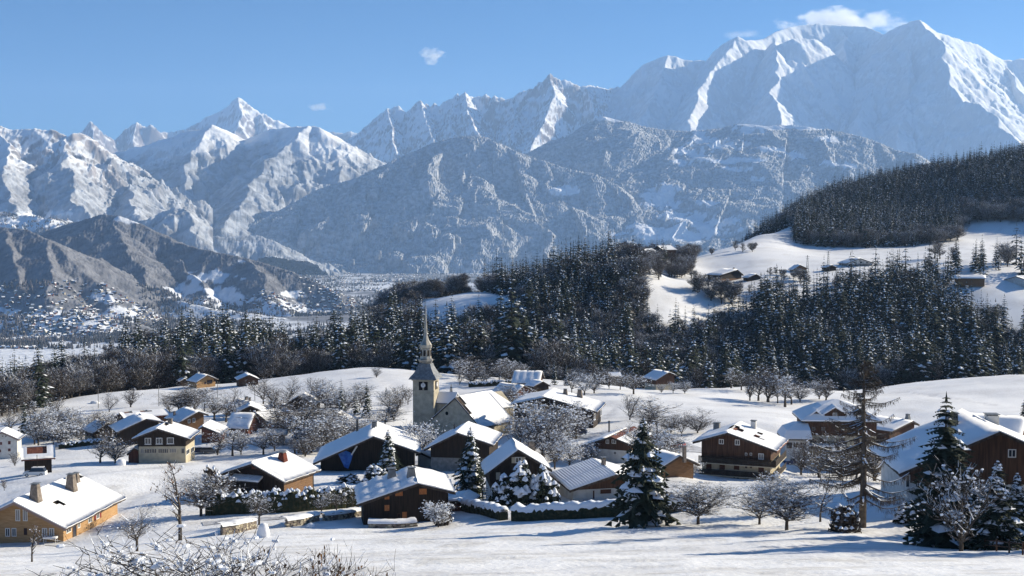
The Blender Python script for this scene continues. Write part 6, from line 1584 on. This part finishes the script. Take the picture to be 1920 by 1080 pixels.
# ---- hedges
def path_pts(pp, step=.3):
    w_ = [ground_at(*p) for p in pp]
    out = []
    for a, b in zip(w_[:-1], w_[1:]):
        n = max(1, int((b - a).length / step))
        for i in range(n):
            q = a.lerp(b, i / n); out.append(q)
    out.append(w_[-1])
    return [Vector((q.x, q.y, zg(q.x, q.y))) for q in out]
def hedge(pp, h_, w_, label, loose, seed):
    r = random.Random(seed)
    pts_ = path_pts(pp)
    e = empty('hedge', pts_[0]); tag(e, label, 'hedge')
    o0 = pts_[0]
    mb = MB(); cb = MB()
    rings = []; caps = []
    for i, p in enumerate(pts_):
        d = (pts_[min(i + 1, len(pts_) - 1)] - pts_[max(i - 1, 0)]); d.z = 0; d.normalize(); s = Vector((d.y, -d.x, 0))
        q = p - o0; hh = h_ * (1 + (.09 if loose else .06) * math.sin(i * .7 + seed) + r.uniform(-.06, .06))
        rings.append([tuple(q + s * (x * w_ / 2 * r.uniform(.9, 1.08)) + Vector((0, 0, z * hh))) for x, z in ((-1, -.2), (-1.05, .5), (-.9, .95), (0, 1.02), (.9, .95), (1.05, .5), (1, -.2))])
        dr = r.uniform(.12, .42) * h_ if not loose else .1
        t = (.30 + .1 * math.sin(i * .9) + r.uniform(-.06, .06))
        dl_, dr_ = r.uniform(.18, .42) * h_, r.uniform(.15, .40) * h_
        caps.append([tuple(q + s * (x * w_ / 2) + Vector((0, 0, z))) for x, z in ((-1.22, hh - dl_), (-1.25, hh - dl_ * .3), (-.95, hh + t * .75), (0, hh + t), (.95, hh + t * .75), (1.25, hh - dr_ * .3), (1.22, hh - dr_))])
        for _ in range(10 if loose else 7):
            x = r.choice((-1, 1)) * w_ / 2 * r.uniform(.8, 1.15); z = r.uniform(0, 1) * hh
            if r.random() < .25: x = r.uniform(-1, 1) * w_ / 2; z = hh
            c = q + s * x + Vector((0, 0, z)) + d * r.uniform(-.2, .2)
            mb.face([c + Vector((r.uniform(-1, 1), r.uniform(-1, 1), r.uniform(-1, 1))) * .16 for _ in range(3)], 0)
        if loose:
            for _ in range(4):
                if r.random() < .8:
                    sx_ = r.uniform(-1.2, 1.2)
                    c = q + s * sx_ * w_ / 2 + Vector((0, 0, hh * r.uniform(.98, 1.12) - (max(0, abs(sx_) - .7) * r.uniform(.2, 2.6) * h_ * .4))) + d * r.uniform(-.15, .15)
                    sz = r.uniform(.16, .42); m_ = 7
                    ring = [c + Vector((math.cos(6.283 * t_ / m_) * sz * r.uniform(.75, 1.2), math.sin(6.283 * t_ / m_) * sz * r.uniform(.75, 1.2), -sz * r.uniform(.3, .9))) for t_ in range(m_)]
                    r2 = [c + (g_ - c) * .65 + Vector((0, 0, sz * .55)) for g_ in ring]
                    for t_ in range(m_):
                        u = (t_ + 1) % m_
                        cb.face([ring[t_], ring[u], r2[u], r2[t_]]); cb.face([r2[t_], r2[u], c + Vector((0, 0, sz * .6))])
    for lst, M_ in ((rings, mb), (caps if not loose else [], cb)):
        if not lst: continue
        k = len(M_.v); n = 7
        for rg in lst: M_.v += rg
        for i in range(len(lst) - 1):
            for j in range(n - 1):
                a = k + i * n + j; M_.f.append((a, a + 1, a + n + 1, a + n)); M_.m.append(0)
        M_.f.append(tuple(k + j for j in range(n))); M_.m.append(0)
        M_.f.append(tuple(k + (len(lst) - 1) * n + j for j in range(n))); M_.m.append(0)
    mb.build('leaves', M['hedge'], e); cb.build('snow_cap', M['treesnow'], e, not loose)
hedge([(388, 966), (470, 964), (560, 958), (668, 950)], 2.9, 1.9, 'tall dark hedge loaded with clots of snow in front of the red chimney chalet', True, 4)
hedge([(836, 946), (880, 960), (945, 976)], 1.5, 1.1, 'short clipped hedge with a thick snow top running down to the corner', False, 9)
hedge([(962, 977), (1060, 975), (1150, 970), (1250, 964), (1306, 954)], 1.9, 1.2, 'long clipped hedge with a thick snow roll along the garage garden', False, 13)
hedge([(110, 842), (160, 836), (230, 826)], 1.2, 1.2, 'low snowy hedge along the far left gardens', True, 17)
hedge([(880, 728), (960, 722)], 1.6, 1.6, 'low snow dotted thicket behind the church', True, 19)

# ---- stone retaining walls
def stone_wall(pp, h_, label, seed):
    r = random.Random(seed); pts_ = path_pts(pp, .5); o0 = pts_[0]
    e = empty('stone_wall', o0); tag(e, label, 'stone wall')
    st = MB(); sn = MB(); n = len(pts_)
    top = []
    for i in range(n - 1):
        a, b = pts_[i] - o0, pts_[i + 1] - o0
        d = (b - a).normalized(); s = Vector((d.y, -d.x, 0)).normalized()
        z = -.2; row = 0
        while z < h_:
            hh = r.uniform(.18, .32); off = r.uniform(-.06, .06) + .12 * (row % 2)
            c0 = a + d * (.02 + off) ; c1 = b - d * (.02 - off)
            y = r.uniform(-.05, .05)
            p = [c0 + s * (-.25 + 0) + Vector((0, 0, z)), c1 + s * (-.25) + Vector((0, 0, z)), c1 + s * (.3 + y) + Vector((0, 0, z)), c0 + s * (.3 + y) + Vector((0, 0, z))]
            k = len(st.v); st.v += [tuple(v) for v in p] + [tuple(v + Vector((0, 0, hh - .03)) - s * r.uniform(0, .04)) for v in p]
            for f in ((0, 3, 2, 1), (4, 5, 6, 7), (0, 1, 5, 4), (1, 2, 6, 5), (2, 3, 7, 6), (3, 0, 4, 7)): st.f.append(tuple(k + q for q in f)); st.m.append(r.choice((0, 0, 1)))
            z += hh; row += 1
    for i, p in enumerate(pts_):
        q = p - o0; d = (pts_[min(i + 1, n - 1)] - pts_[max(i - 1, 0)]).normalized(); s = Vector((d.y, -d.x, 0)).normalized(); t = r.uniform(.15, .35)
        top.append([tuple(q + s * x + Vector((0, 0, h_ + z))) for x, z in ((-1.8, .05), (-1.0, t + .1), (0, t + .08), (.34, t * .6), (.42, -.05))])
    for rg in top: sn.v += rg
    for i in range(n - 1):
        for j in range(4):
            a = i * 5 + j; sn.f.append((a, a + 1, a + 6, a + 5)); sn.m.append(0)
    tag(st.build('stones', [M['chim'], M['stone']], e), kind='stuff'); sn.build('snow_cap', M['snow'], e, True)
stone_wall([(414, 1004), (445, 1000), (478, 992)], 1.2, 'left piece of rough stone wall under snow below the hedge', 2)
stone_wall([(536, 990), (565, 985), (596, 978)], .95, 'middle piece of pale stone wall under snow below the hedge', 5)
stone_wall([(606, 978), (640, 974), (676, 967)], .85, 'right piece of pale stone wall ending at the black chalet', 8)
stone_wall([(690, 990), (735, 991), (781, 988)], .7, 'low reddish terrace wall along the foot of the black chalet', 11)

# ---- snow mounds, cars, poles and small things
def mound(px, py, wpx, hpx, label, seed, name='snow_mound'):
    g = ground_at(px, py); w_ = wpx * g.y / F / 2; h_ = hpx * g.y / F; r = random.Random(seed)
    mb = MB(); n = 12
    prof = [(1.0, -.1), (1.05, .3), (.95, .65), (.65, .92), (.25, 1.02)]
    k = 0
    for q, z in prof:
        for i in range(n):
            t = 6.283 * i / n; rr_ = w_ * q * r.uniform(.88, 1.12); mb.v.append((rr_ * math.cos(t), rr_ * math.sin(t) * .8, h_ * z))
    for a in range(len(prof) - 1):
        for i in range(n):
            j = (i + 1) % n; mb.f.append((a * n + i, a * n + j, a * n + n + j, a * n + n + i)); mb.m.append(0)
    mb.f.append(tuple(4 * n + i for i in range(n))); mb.m.append(0)
    o = mb.build(name, M['snow'], None, True, (g.x, g.y, g.z - .1)); tag(o, label, 'snow mound')
mound(494, 1008, 23, 28, 'white upright lump of snow below the left stone wall', 1)
mound(583, 990, 16, 10, 'small blue shaded snow heap at the end of the middle stone wall', 2)
mound(178, 757, 16, 5, 'low snow covered heap near a pole on the left field', 3)
mound(227, 872, 18, 12, 'snowy brushwood heap below the two bare trees', 4)
def car(px, py, yaw, paint, label, snow=False, L_=4.2, van=False, dmin=0):
    g = ground_at(px, py, dmin)
    e = empty('car', (g.x, g.y, g.z + .02), R(yaw)); tag(e, label, 'car')
    hh = 1.75 if van else 1.42
    prof = [(-L_ / 2, .28), (L_ / 2, .28), (L_ / 2, .72), (L_ / 2 - .15, .86), (L_ / 2 - 1.0, .95), (-L_ / 2 + .05, .95)]
    b = MB(); n = len(prof); w_ = .84
    for s in (-1, 1): b.v += [(x, s * w_, z) for x, z in prof]
    b.f.append(tuple(range(n))); b.f.append(tuple(reversed(range(n, 2 * n)))); b.m += [0, 0]
    for i in range(n): j = (i + 1) % n; b.f.append((i, n + i, n + j, j)); b.m.append(0)
    body = b.build('body', paint, e)
    gb = MB(); pf = [(-L_ / 2 + .12, .952), (L_ / 2 - 1.05, .952), (L_ / 2 - 1.65, hh - .06), (-L_ / 2 + .5, hh - .06)]; k = 0
    for s in (-1, 1): gb.v += [(x, s * (.80 if z < 1 else .66), z) for x, z in pf]
    gb.f += [(0, 1, 2, 3), (7, 6, 5, 4), (0, 4, 5, 1), (1, 5, 6, 2), (2, 6, 7, 3), (3, 7, 4, 0)]; gb.m += [0] * 6
    gb.build('windows', M['glass'], e)
    rb2 = MB(); rb2.box(-L_ / 2 + .46, L_ / 2 - 1.6, -.68, .68, hh - .056, hh); rb2.build('roof', M['snow'] if snow else paint, e)
    if snow:
        s2 = MB(); s2.box(-L_ / 2 + .4, L_ / 2 - 1.55, -.7, .7, hh + .003, hh + .18); s2.box(L_ / 2 - .95, L_ / 2 - .1, -.72, .72, .955, 1.06); s2.build('snow', M['snow'], e)
    for sx in (-1, 1):
        for sy in (-1, 1):
            w2 = MB(); w2.tube((sx * (L_ / 2 - .78), sy * .70, .32), (sx * (L_ / 2 - .78), sy * .88, .32), .32, .32, 14, 0, True)
            wo = w2.build('wheel', M['darkm'], e)
            w3 = MB(); w3.tube((sx * (L_ / 2 - .78), sy * .881, .32), (sx * (L_ / 2 - .78), sy * .89, .32), .19, .19, 10, 0, True); w3.build('rim', M['frame'], wo)
M['whitepaint'] = mat('white_car_paint', (.72, .71, .69), .35, .5)
M['bluepaint'] = mat('dark_blue_car_paint', (.02, .035, .10), .3, .5)
M['greypaint'] = mat('grey_car_paint', (.12, .13, .14), .3, .5)
M['redpaint'] = mat('red_car_paint', (.30, .03, .02), .3, .5)
car(66, 893, 186, M['whitepaint'], 'white car parked beside the small barn shed', van=True)
car(374, 850, 10, M['bluepaint'], 'dark blue car nearest the cream ground floor chalet', True)
car(394, 850, 5, M['greypaint'], 'snow covered grey car left of the orchard trees', True)
car(1085, 815, 170, M['bluepaint'], 'dark blue car parked below the broad dark chalet')
car(1487, 872, 200, M['bluepaint'], 'snow covered blue car between the balcony chalet and the annex', True)
car(1266, 840, 150, M['redpaint'], 'small red car beside the road left of the balcony chalet', True)
def pole(px, py, top, label, r0=.12, arm=True, name='utility_pole'):
    g = ground_at(px, py); h_ = (py - top) * g.y / F
    e = empty(name, (g.x, g.y, g.z)); tag(e, label, 'pole')
    m_ = MB(); m_.tube((0, 0, -.5), (0, 0, h_), r0, r0 * .7, 7, 0, True); m_.build('shaft', M['grey'] if name == 'utility_pole' else M['dark'], e)
    if arm:
        a = MB(); a.box(-.7, .7, -.06, .06, h_ - .5, h_ - .38); a.build('crossarm', M['roofwood'], e)
        for s in (-1, 0, 1):
            i_ = MB(); i_.tube((s * .6, 0, h_ - .376), (s * .6, 0, h_ - .2), .05, .035, 6, 0, True); i_.build('insulator', M['frame'], e)
pole(184.5, 766, 729, 'grey utility pole on the left part of the open field'); pole(298, 762, 722, 'grey utility pole in the middle of the open field'); pole(408, 748, 716, 'thin utility pole just below the small golden chalet'); pole(478, 753, 726, 'rightmost utility pole of the open field')
pole(70, 892, 852, 'short dark post in front of the white car', .07, False, 'post')
def mast(px, py, top, D, label):
    x, y = pl(px, D); z = zg(x, y); h_ = (py - top) * D / F
    e = empty('lattice_mast', (x, y, z)); tag(e, label, 'mast')
    m_ = MB()
    f = lambda t: .9 * (1 - t) + .18 * t
    for sx in (-1, 1):
        for sy in (-1, 1): m_.tube((sx * f(0), sy * f(0), -.4), (sx * f(1), sy * f(1), h_), .09, .06, 4)
    m_.build('legs', M['grey'], e); b = MB(); k = 10
    for i in range(k):
        a, c = i / k, (i + 1) / k
        for (p, q) in (((-1, -1), (1, -1)), ((1, -1), (1, 1)), ((1, 1), (-1, 1)), ((-1, 1), (-1, -1))):
            b.tube((p[0] * f(a), p[1] * f(a), h_ * a), (q[0] * f(c), q[1] * f(c), h_ * c), .04, .04, 3)
    b.build('bracing', M['grey'], e); a = MB(); a.box(-1.4, 1.4, -.08, .08, h_ - 1.2, h_ - 1.05); a.box(-1.1, 1.1, -.08, .08, h_ - 2.4, h_ - 2.25); a.build('crossarms', M['grey'], e)
mast(1514, 503, 470, 845, 'left lattice mast beside the tan farmhouse on the far slope')
mast(1553, 502, 464, 850, 'right and taller lattice mast beside the little dark hut')
# rail fence at the lower right
a0, a1 = ground_at(1826, 1030), ground_at(1945, 1046)
fe = empty('rail_fence', a0); tag(fe, 'low wooden rail fence in the snow at the lower right corner', 'fence')
dd = a1 - a0; n = 5
for i in range(n + 1):
    p = dd * (i / n); gz = zg(a0.x + p.x, a0.y + p.y) - a0.z
    m_ = MB(); m_.box(p.x - .06, p.x + .06, p.y - .06, p.y + .06, gz - .3, gz + 1.05); m_.build('post', M['brown'], fe)
    if i < n:
        q = dd * ((i + 1) / n); gq = zg(a0.x + q.x, a0.y + q.y) - a0.z
        for hh in (.5, .92):
            m_ = MB(); m_.tube((p.x, p.y - .07, gz + hh), (q.x, q.y - .07, gq + hh), .05, .05, 5); m_.build('rail', M['brown'], fe)
# blue tarpaulin hung under the barn eave, held by a pale pole
h = h18; pl0 = h['A'] + h['r'] * 1.2
def on(px, py, o=0.0): return hitplane(px, py, pl0 + h['r'] * o, h['r'])
tp = [on(631.7, 846), on(646, 843.5), on(662, 851, .3), on(659, 862, .1), on(653, 879), on(646, 876, -.15), on(640, 864, -.1)]
o0 = tp[0].copy(); mb = MB(); cen = sum((p - o0 for p in tp), Vector()) / len(tp) - h['r'] * .35
for i in range(len(tp)): mb.face([tp[i] - o0, tp[(i + 1) % len(tp)] - o0, cen])
M['tarp'] = mat('blue_tarpaulin', (.015, .09, .38), .35, .4, ((.03, .16, .5), 1.5, .4, .6), .4, 1.2)
tag(mb.build('tarpaulin', M['tarp'], None, False, o0), 'blue tarpaulin hanging under the left eave of the long barn', 'tarpaulin')
pp0, pp1 = on(659, 853, -.3), on(669.5, 836, -.3); mb = MB(); mb.tube((0, 0, 0), pp1 - pp0, .16, .16, 6, 0, True)
tag(mb.build('pole', M['frame'], None, False, pp0), 'pale slanting pole beside the hanging blue tarpaulin', 'pole')
# porch roof on the front of the red chimney chalet and lean-to of the cream floor chalet
def porch(h, px0, py0, px1, py1, dep, nm='porch'):
    a = local_of(h['loc'], h['th'], hitplane(px0, py0, h['A'] + h['r'] * h['y0'], h['r'])); b = local_of(h['loc'], h['th'], hitplane(px1, py1, h['A'] + h['r'] * h['y0'], h['r']))
    y = h['y0'] - .003; z = a.z; zb = b.z
    m_ = MB(); k = len(m_.v)
    m_.v += [(a.x, y, z), (b.x, y, z), (b.x + .2, y - dep, zb), (a.x - .2, y - dep, zb)] + [(a.x, y, z - .15), (b.x, y, z - .15), (b.x + .2, y - dep, zb - .15), (a.x - .2, y - dep, zb - .15)]
    for f in ((0, 3, 2, 1), (4, 5, 6, 7), (0, 1, 5, 4), (1, 2, 6, 5), (2, 3, 7, 6), (3, 0, 4, 7)): m_.f.append(f); m_.m.append(0)
    ro = m_.build(nm + '_roof', M['roofwood'], h['e'])
    s_2 = MB(); s_2.v += [(x, y_, z_ + .003) for x, y_, z_ in m_.v[:4]] + [(x, y_, z_ + .3) for x, y_, z_ in m_.v[:4]]
    for f in ((0, 1, 2, 3), (4, 7, 6, 5), (0, 4, 5, 1), (1, 5, 6, 2), (2, 6, 7, 3), (3, 7, 4, 0)): s_2.f.append(f); s_2.m.append(0)
    s_2.build('roof_snow', M['roofsnow'], ro)
    w_ = MB(); w_.box(a.x + .1, b.x - .1, y - dep + .25, y - .02, 0, min(z, zb) - .2); w_.build(nm + '_wall', M['dark'], h['e'])
porch(h17, 441, 891, 493, 901, 1.6)
house('low lean-to shed at the left end of the cream ground floor chalet', (251, 838), 257, None, le=(238, 850), re=('m', 1.0, .4), yaw=0, L=5, upper='red', ohf=.3, ohs=.2, snow=.28, name='lean_to', cat='lean-to')
house('small snowy shed with a red end left of the red chimney chalet', (428, 891), 203, None, le=('m', 1.9, .9), re=(437, 899), yaw=10, L=4, upper='red', ohf=.3, ohs=.3, snow=.45, name='shed', cat='shed')
house('low flat carport with thin snow right of the black chalet', (857, 936), 178, None, le=('m', 2.2, .35), re=(875, 946), yaw=15, L=7, upper='red', ohf=.3, ohs=.3, snow=.3, name='carport', cat='carport')
house('little snowy shed at the foot of the barn gable right of the hanging tarpaulin', (790, 846), 250, None, le=('m', 1.2, .4), re=('m', 2.6, 1.0), yaw=20, L=5, upper='white', ohf=.3, ohs=.3, snow=.4, name='shed', cat='shed')
# garden table and chairs under snow by the golden chalet
g = ground_at(95, 1019); e = empty('garden_table', g); tag(e, 'white garden table under snow beside the golden timber chalet', 'table')
m_ = MB(); m_.box(-.9, .9, -.45, .45, .68, .74); m_.build('tabletop', M['frame'], e); m_ = MB(); m_.box(-.88, .88, -.43, .43, .743, .9); m_.build('snow', M['snow'], e)
for sx in (-1, 1):
    for sy in (-1, 1): m_ = MB(); m_.box(sx * .8 - .03, sx * .8 + .03, sy * .38 - .03, sy * .38 + .03, -.1, .678); m_.build('leg', M['frame'], e)
g = ground_at(317, 868); e = empty('swing_frame', g); tag(e, 'green swing frame in front of the cream ground floor chalet', 'swing frame')
M['teal'] = mat('teal_paint', (.05, .30, .22), .5, .4)
for s in (-1, 1):
    for q in (-1, 1): m_ = MB(); m_.tube((s * 1.0, q * .7, -.1), (s * .85, 0, 1.7), .035, .035, 5); m_.build('leg', M['teal'], e)
m_ = MB(); m_.tube((-.9, 0, 1.7), (.9, 0, 1.7), .035, .035, 5); m_.build('crossbar', M['teal'], e)
# timber stair up to the steep roofed chalet
g = ground_at(912, 944); e = empty('wooden_stair', g, R(5)); tag(e, 'snowy wooden stair at the left wall of the steep roofed chalet', 'stair')
for k in range(7):
    m_ = MB(); m_.box(-.5, .5, k * .3, k * .3 + .3, k * .28 + .1, k * .28 + .16); so_ = m_.build('step', M['brown'], e); m_ = MB(); m_.box(-.48, .48, k * .3 + .02, k * .3 + .28, k * .28 + .163, k * .28 + .24); m_.build('snow', M['snow'], so_)
for s in (-1, 1): m_ = MB(); m_.tube((s * .55, 0, 1.0), (s * .55, 2.1, 2.9), .05, .05, 5); m_.tube((s * .55, 0, 0), (s * .55, 0, 1.0), .05, .05, 5); m_.tube((s * .55, 2.1, 0), (s * .55, 2.1, 2.9), .05, .05, 5); m_.build('handrail', M['brown'], e)
# roads: packed grey snow
M['road'] = mat('packed_road_snow', (.42, .42, .44), .7, .3, ((.62, .63, .66), .8, .4, .62), .3, 3)
def road(pp, w_, name):
    pts_ = path_pts(pp, 1.0); mb = MB(); n = 5
    for i, p in enumerate(pts_):
        d = pts_[min(i + 1, len(pts_) - 1)] - pts_[max(i - 1, 0)]; d.z = 0; d.normalize(); s = Vector((d.y, -d.x, 0))
        for j in range(n):
            q = p + s * ((j / (n - 1) - .5) * w_); mb.v.append((q.x, q.y, zg(q.x, q.y) + .07))
    for i in range(len(pts_) - 1):
        for j in range(n - 1): a = i * n + j; mb.f.append((a, a + 1, a + n + 1, a + n)); mb.m.append(0)
    tag(mb.build(name, M['road'], None, True), kind='structure')
road([(1090, 822), (1150, 812), (1200, 808), (1245, 824), (1300, 842), (1310, 850)], 4.5, 'road')
road([(380, 985), (470, 976), (560, 972), (690, 958)], 3.2, 'path')

# ------------------------------------------------------------------ far hamlets and valley town: small houses and dark trees beyond counting
def surf(x, y):
    a = H_foot(x, y)[0]; b = H_near(x, y)[0]; c = H_left(x, y)[0]
    return np.maximum(np.maximum(np.where((y > 4700), a, -999), np.where((y > 3900) & (y < 6900), b, -999)), np.maximum(np.where(y > 7600, c, -999), VZ(x, y)))
rg = np.random.default_rng(8)
reg = [(560, 900, 5200, 11500, 5200), (0, 640, 3700, 4900, 2100), (260, 640, 4700, 5500, 1300), (-60, 240, 3800, 4500, 900), (0, 140, 8000, 8600, 350), (1120, 1420, 10600, 11600, 500)]
hp = []; tp_ = []
for (p0, p1, d0, d1, n) in reg:
    px = rg.uniform(p0, p1, n); D = d0 * (d1 / d0) ** rg.random(n)
    x = (px - 960) / F * D
    dn = fbm(x / 300, D / 300, 3, 91) + .15 * (rg.random(n) - .5)
    z = surf(x, D)
    for i in range(n):
        if z[i] > -190 and D[i] < 7000: continue
        if dn[i] > (.585 if px[i] < 640 else .545): hp.append((x[i], D[i], z[i]))
        elif dn[i] > (.40 if px[i] < 560 else .47): tp_.append((x[i], D[i], z[i]))
def far_houses():
    mb = MB(); r = random.Random(4)
    for (x, y, z) in hp:
        a = r.random() * 3.14; c, s = math.cos(a), math.sin(a); w_, l_, h_ = r.uniform(3, 5), r.uniform(4, 7.5), r.uniform(3, 6); mm = r.choice((0, 0, 1, 2))
        def t(u, v, q): return (x + u * c - v * s, y + u * s + v * c, z + q)
        b = [t(-w_, -l_, -3), t(w_, -l_, -3), t(w_, l_, -3), t(-w_, l_, -3)]; e_ = [t(-w_, -l_, h_), t(w_, -l_, h_), t(w_, l_, h_), t(-w_, l_, h_)]
        for i in range(4): j = (i + 1) % 4; mb.face([b[i], b[j], e_[j], e_[i]], mm)
        r0_, r1_ = t(0, -l_ - .6, h_ + 3), t(0, l_ + .6, h_ + 3)
        mb.face([t(-w_ - 1, -l_ - .6, h_ - .4), r0_, r1_, t(-w_ - 1, l_ + .6, h_ - .4)][::-1], 3); mb.face([t(w_ + 1, -l_ - .6, h_ - .4), r0_, r1_, t(w_ + 1, l_ + .6, h_ - .4)], 3)
        mb.face([e_[0], e_[1], r0_], mm); mb.face([e_[2], e_[3], r1_], mm)
    tag(mb.build('valley_houses', [M['dark'], M['cream'], M['red'], M['roofsnow']]), kind='stuff')
    mb = MB()
    for (x, y, z) in tp_:
        for _ in range(3):
            h_ = r.uniform(9, 20); w_ = r.uniform(3, 7); x2, y2 = x + r.uniform(-25, 25), y + r.uniform(-25, 25); n = 4; a = r.random()
            q = [(x2 + w_ * math.cos(a + 1.57 * i), y2 + w_ * math.sin(a + 1.57 * i), z - 2) for i in range(n)]
            for i in range(n): mb.face([q[i], q[(i + 1) % n], (x2, y2, z + h_)], 0)
    tag(mb.build('valley_trees', [M['farwood']]), kind='stuff')
M['farwood'] = mat('distant_trees', (.05, .05, .048), .9, .1, ((.13, .12, .12), .01, .4, .6))
far_houses()

# words that set apart things of like description, by their order from left to right
from collections import defaultdict
_by = defaultdict(list)
for o in col.objects:
    if 'category' in o and 'label' in o: _by[o['label']].append(o)
for lab, os_ in _by.items():
    if len(os_) < 2: continue
    os_.sort(key=lambda o: o.location.x / max(1, o.location.y))
    n = len(os_)
    if n == 2: wd = ['leftmost', 'rightmost']
    elif n == 3: wd = ['leftmost', 'central', 'rightmost']
    else: wd = ['leftmost', 'second leftmost'] + ['inner'] * (n - 4) + ['second rightmost', 'rightmost']
    for o, w_ in zip(os_, wd):
        if 'past the right edge' not in lab: o['label'] = (w_ + ' ' + lab) if w_ != 'inner' else lab
